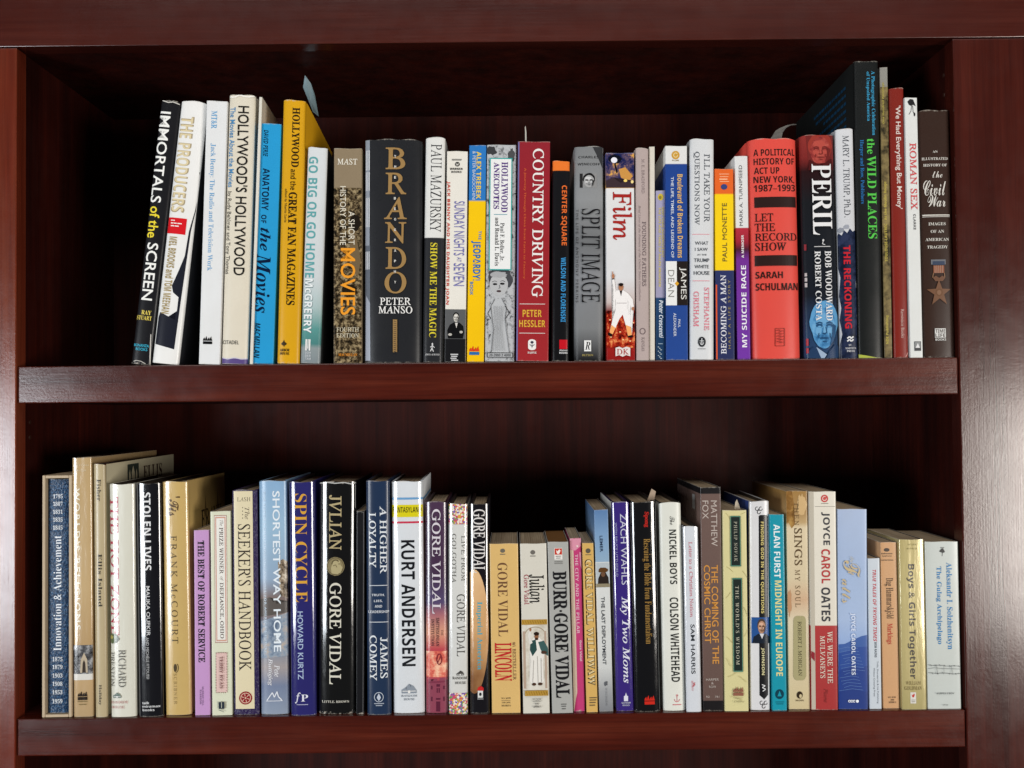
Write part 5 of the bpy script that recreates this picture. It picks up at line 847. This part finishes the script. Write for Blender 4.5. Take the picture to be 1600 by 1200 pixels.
book('C5', 'pb', (358, 543, 228, 378, 556, 1127), 'thick pale silver paperback with blue lettering and barbed wire, last on the lower shelf', 'bec4c0', [
    ('L', 'emblem', '2a2c2c', [(452, 290), (456, 278), (453, 306)], 3), ('E', 'emblem', '2a2c2c', 446, 280, 9, 7, 12, .3), ('E', 'emblem', '2a2c2c', 460, 280, 9, 7, 12, .3), ('E', 'emblem', '2a2c2c', 453, 272, 8, 7, 12, .3), ('R', 'emblem', '6a6c6c', 443, 258, 464, 262),
    ('T', 'title', 'The Gulag Archipelago', 'D', '1c74ac', 420, 452, 362, 780), ('T', 'author', 'Aleksandr I. Solzhenitsyn', 'D', '1c74ac', 472, 510, 341, 808),
    ('L', 'barbed_wire', '54585a', [(376, 890), (400, 894), (440, 892), (480, 898), (520, 896), (551, 900)], 2), ('L', 'barbed_wire', '54585a', [(376, 910), (410, 906), (450, 910), (500, 912), (551, 914)], 1.6), ('L', 'barbed_wire', '54585a', [(376, 932), (420, 936), (460, 934), (510, 940), (552, 938)], 2), *[('L', 'barbed_wire', '3c4042', [(x, y-5), (x+5, y+5)], 2) for x, y in ((388, 892), (412, 893), (436, 892), (462, 895), (490, 897), (515, 896), (540, 899), (396, 934), (424, 936), (452, 934), (486, 937), (520, 939), (545, 938))], ('L', 'barbed_wire', '54585a', [(420, 888), (424, 940)], 2), ('L', 'barbed_wire', '54585a', [(500, 892), (504, 942)], 2), ('L', 'barbed_wire', '54585a', [(458, 890), (460, 938)], 1.5),
    ('T', 'publisher_mark', 'HARPER & ROW', 'D', '44484a', 420, 514, 1038, 1047, 'h'), ('T', 'price', '$1.95', 'B', '44484a', 452, 480, 1101, 1108, 'h')], rough=.32, bulge=.0012)

# ---------------------------------------------------------------- set the type, then make all the books
jobs = []
for a, k, after in QUEUE:
    jobs += [(it[2], it[3]) for it in (a[5] if len(a) > 5 else ()) if it[0] == 'T']
    jobs += [(sd[2], sd[3]) for sd in k.get('sides', ()) if isinstance(sd[2], str)]
set_type(jobs)
for a, k, after in QUEUE:
    made = make_book(*a, **k)
    if after: after(made)

# ================================================================ slips of paper between the pages
def slip_of_paper(label, pts, Y, color, upper=True, thick=.0003, sway=0.):
    """pts: outline on the photograph at depth Y"""
    P = [at(x, y, Y) for x, y in pts]
    base = min(P, key=lambda p: p.z).copy(); base.y = Y
    root = bpy.data.meshes.new('bookmark')
    n = len(P); zmin = base.z; zmax = max(p.z for p in P)
    vs = [(p.x-base.x, sway*((p.z-zmin)/(zmax-zmin+1e-6))**2 + .25*(p.x-base.x)*(p.z-zmin)/(zmax-zmin+1e-6), p.z-base.z) for p in P]
    vs += [(x, y+thick, z) for x, y, z in vs]
    fs = [tuple(range(n-1, -1, -1)), tuple(range(n, 2*n))] + [(i, (i+1) % n, n+(i+1) % n, n+i) for i in range(n)]
    root.from_pydata(vs, [], fs); root.materials.append(plain('bookmark_'+color, color, .6)); root.update()
    o = bpy.data.objects.new('bookmark', root); COL.objects.link(o); o.location = base
    o['label'] = label; o['category'] = 'bookmark'
slip_of_paper('pointed pale blue paper slip standing out of the tall yellow book', [(489, 175), (476, 140), (480.5, 124), (488, 134), (493, 150), (498, 182)], .10, '7c949c', sway=-.012)
slip_of_paper('thin white marker rising from the crimson paperback', [(820.6, 230), (820.4, 206), (820.0, 199), (821.2, 196.5), (822.4, 206), (823.0, 230)], .03, 'b4b0a8')
slip_of_paper('grey curled paper strip rising behind the thickest red book', [(1200, 222), (1207, 212), (1213, 203), (1222, 197), (1234, 191), (1246, 187), (1252, 187.5), (1250, 189), (1240, 191), (1231, 197), (1224, 206), (1220, 222)], .045, '6c6a66', sway=.012)
slip_of_paper('cream card slip sticking up from the black book with gold lettering', [(1009, 790), (1011, 782), (1018, 763.5), (1025, 768), (1022, 782), (1020, 790)], .03, 'a08c78')
slip_of_paper('small torn paper corner above the pale yellow paperback', [(1147, 800), (1148.5, 785), (1151, 780), (1156, 792), (1158, 800)], .02, 'b8aC98'.replace('C', 'c'))
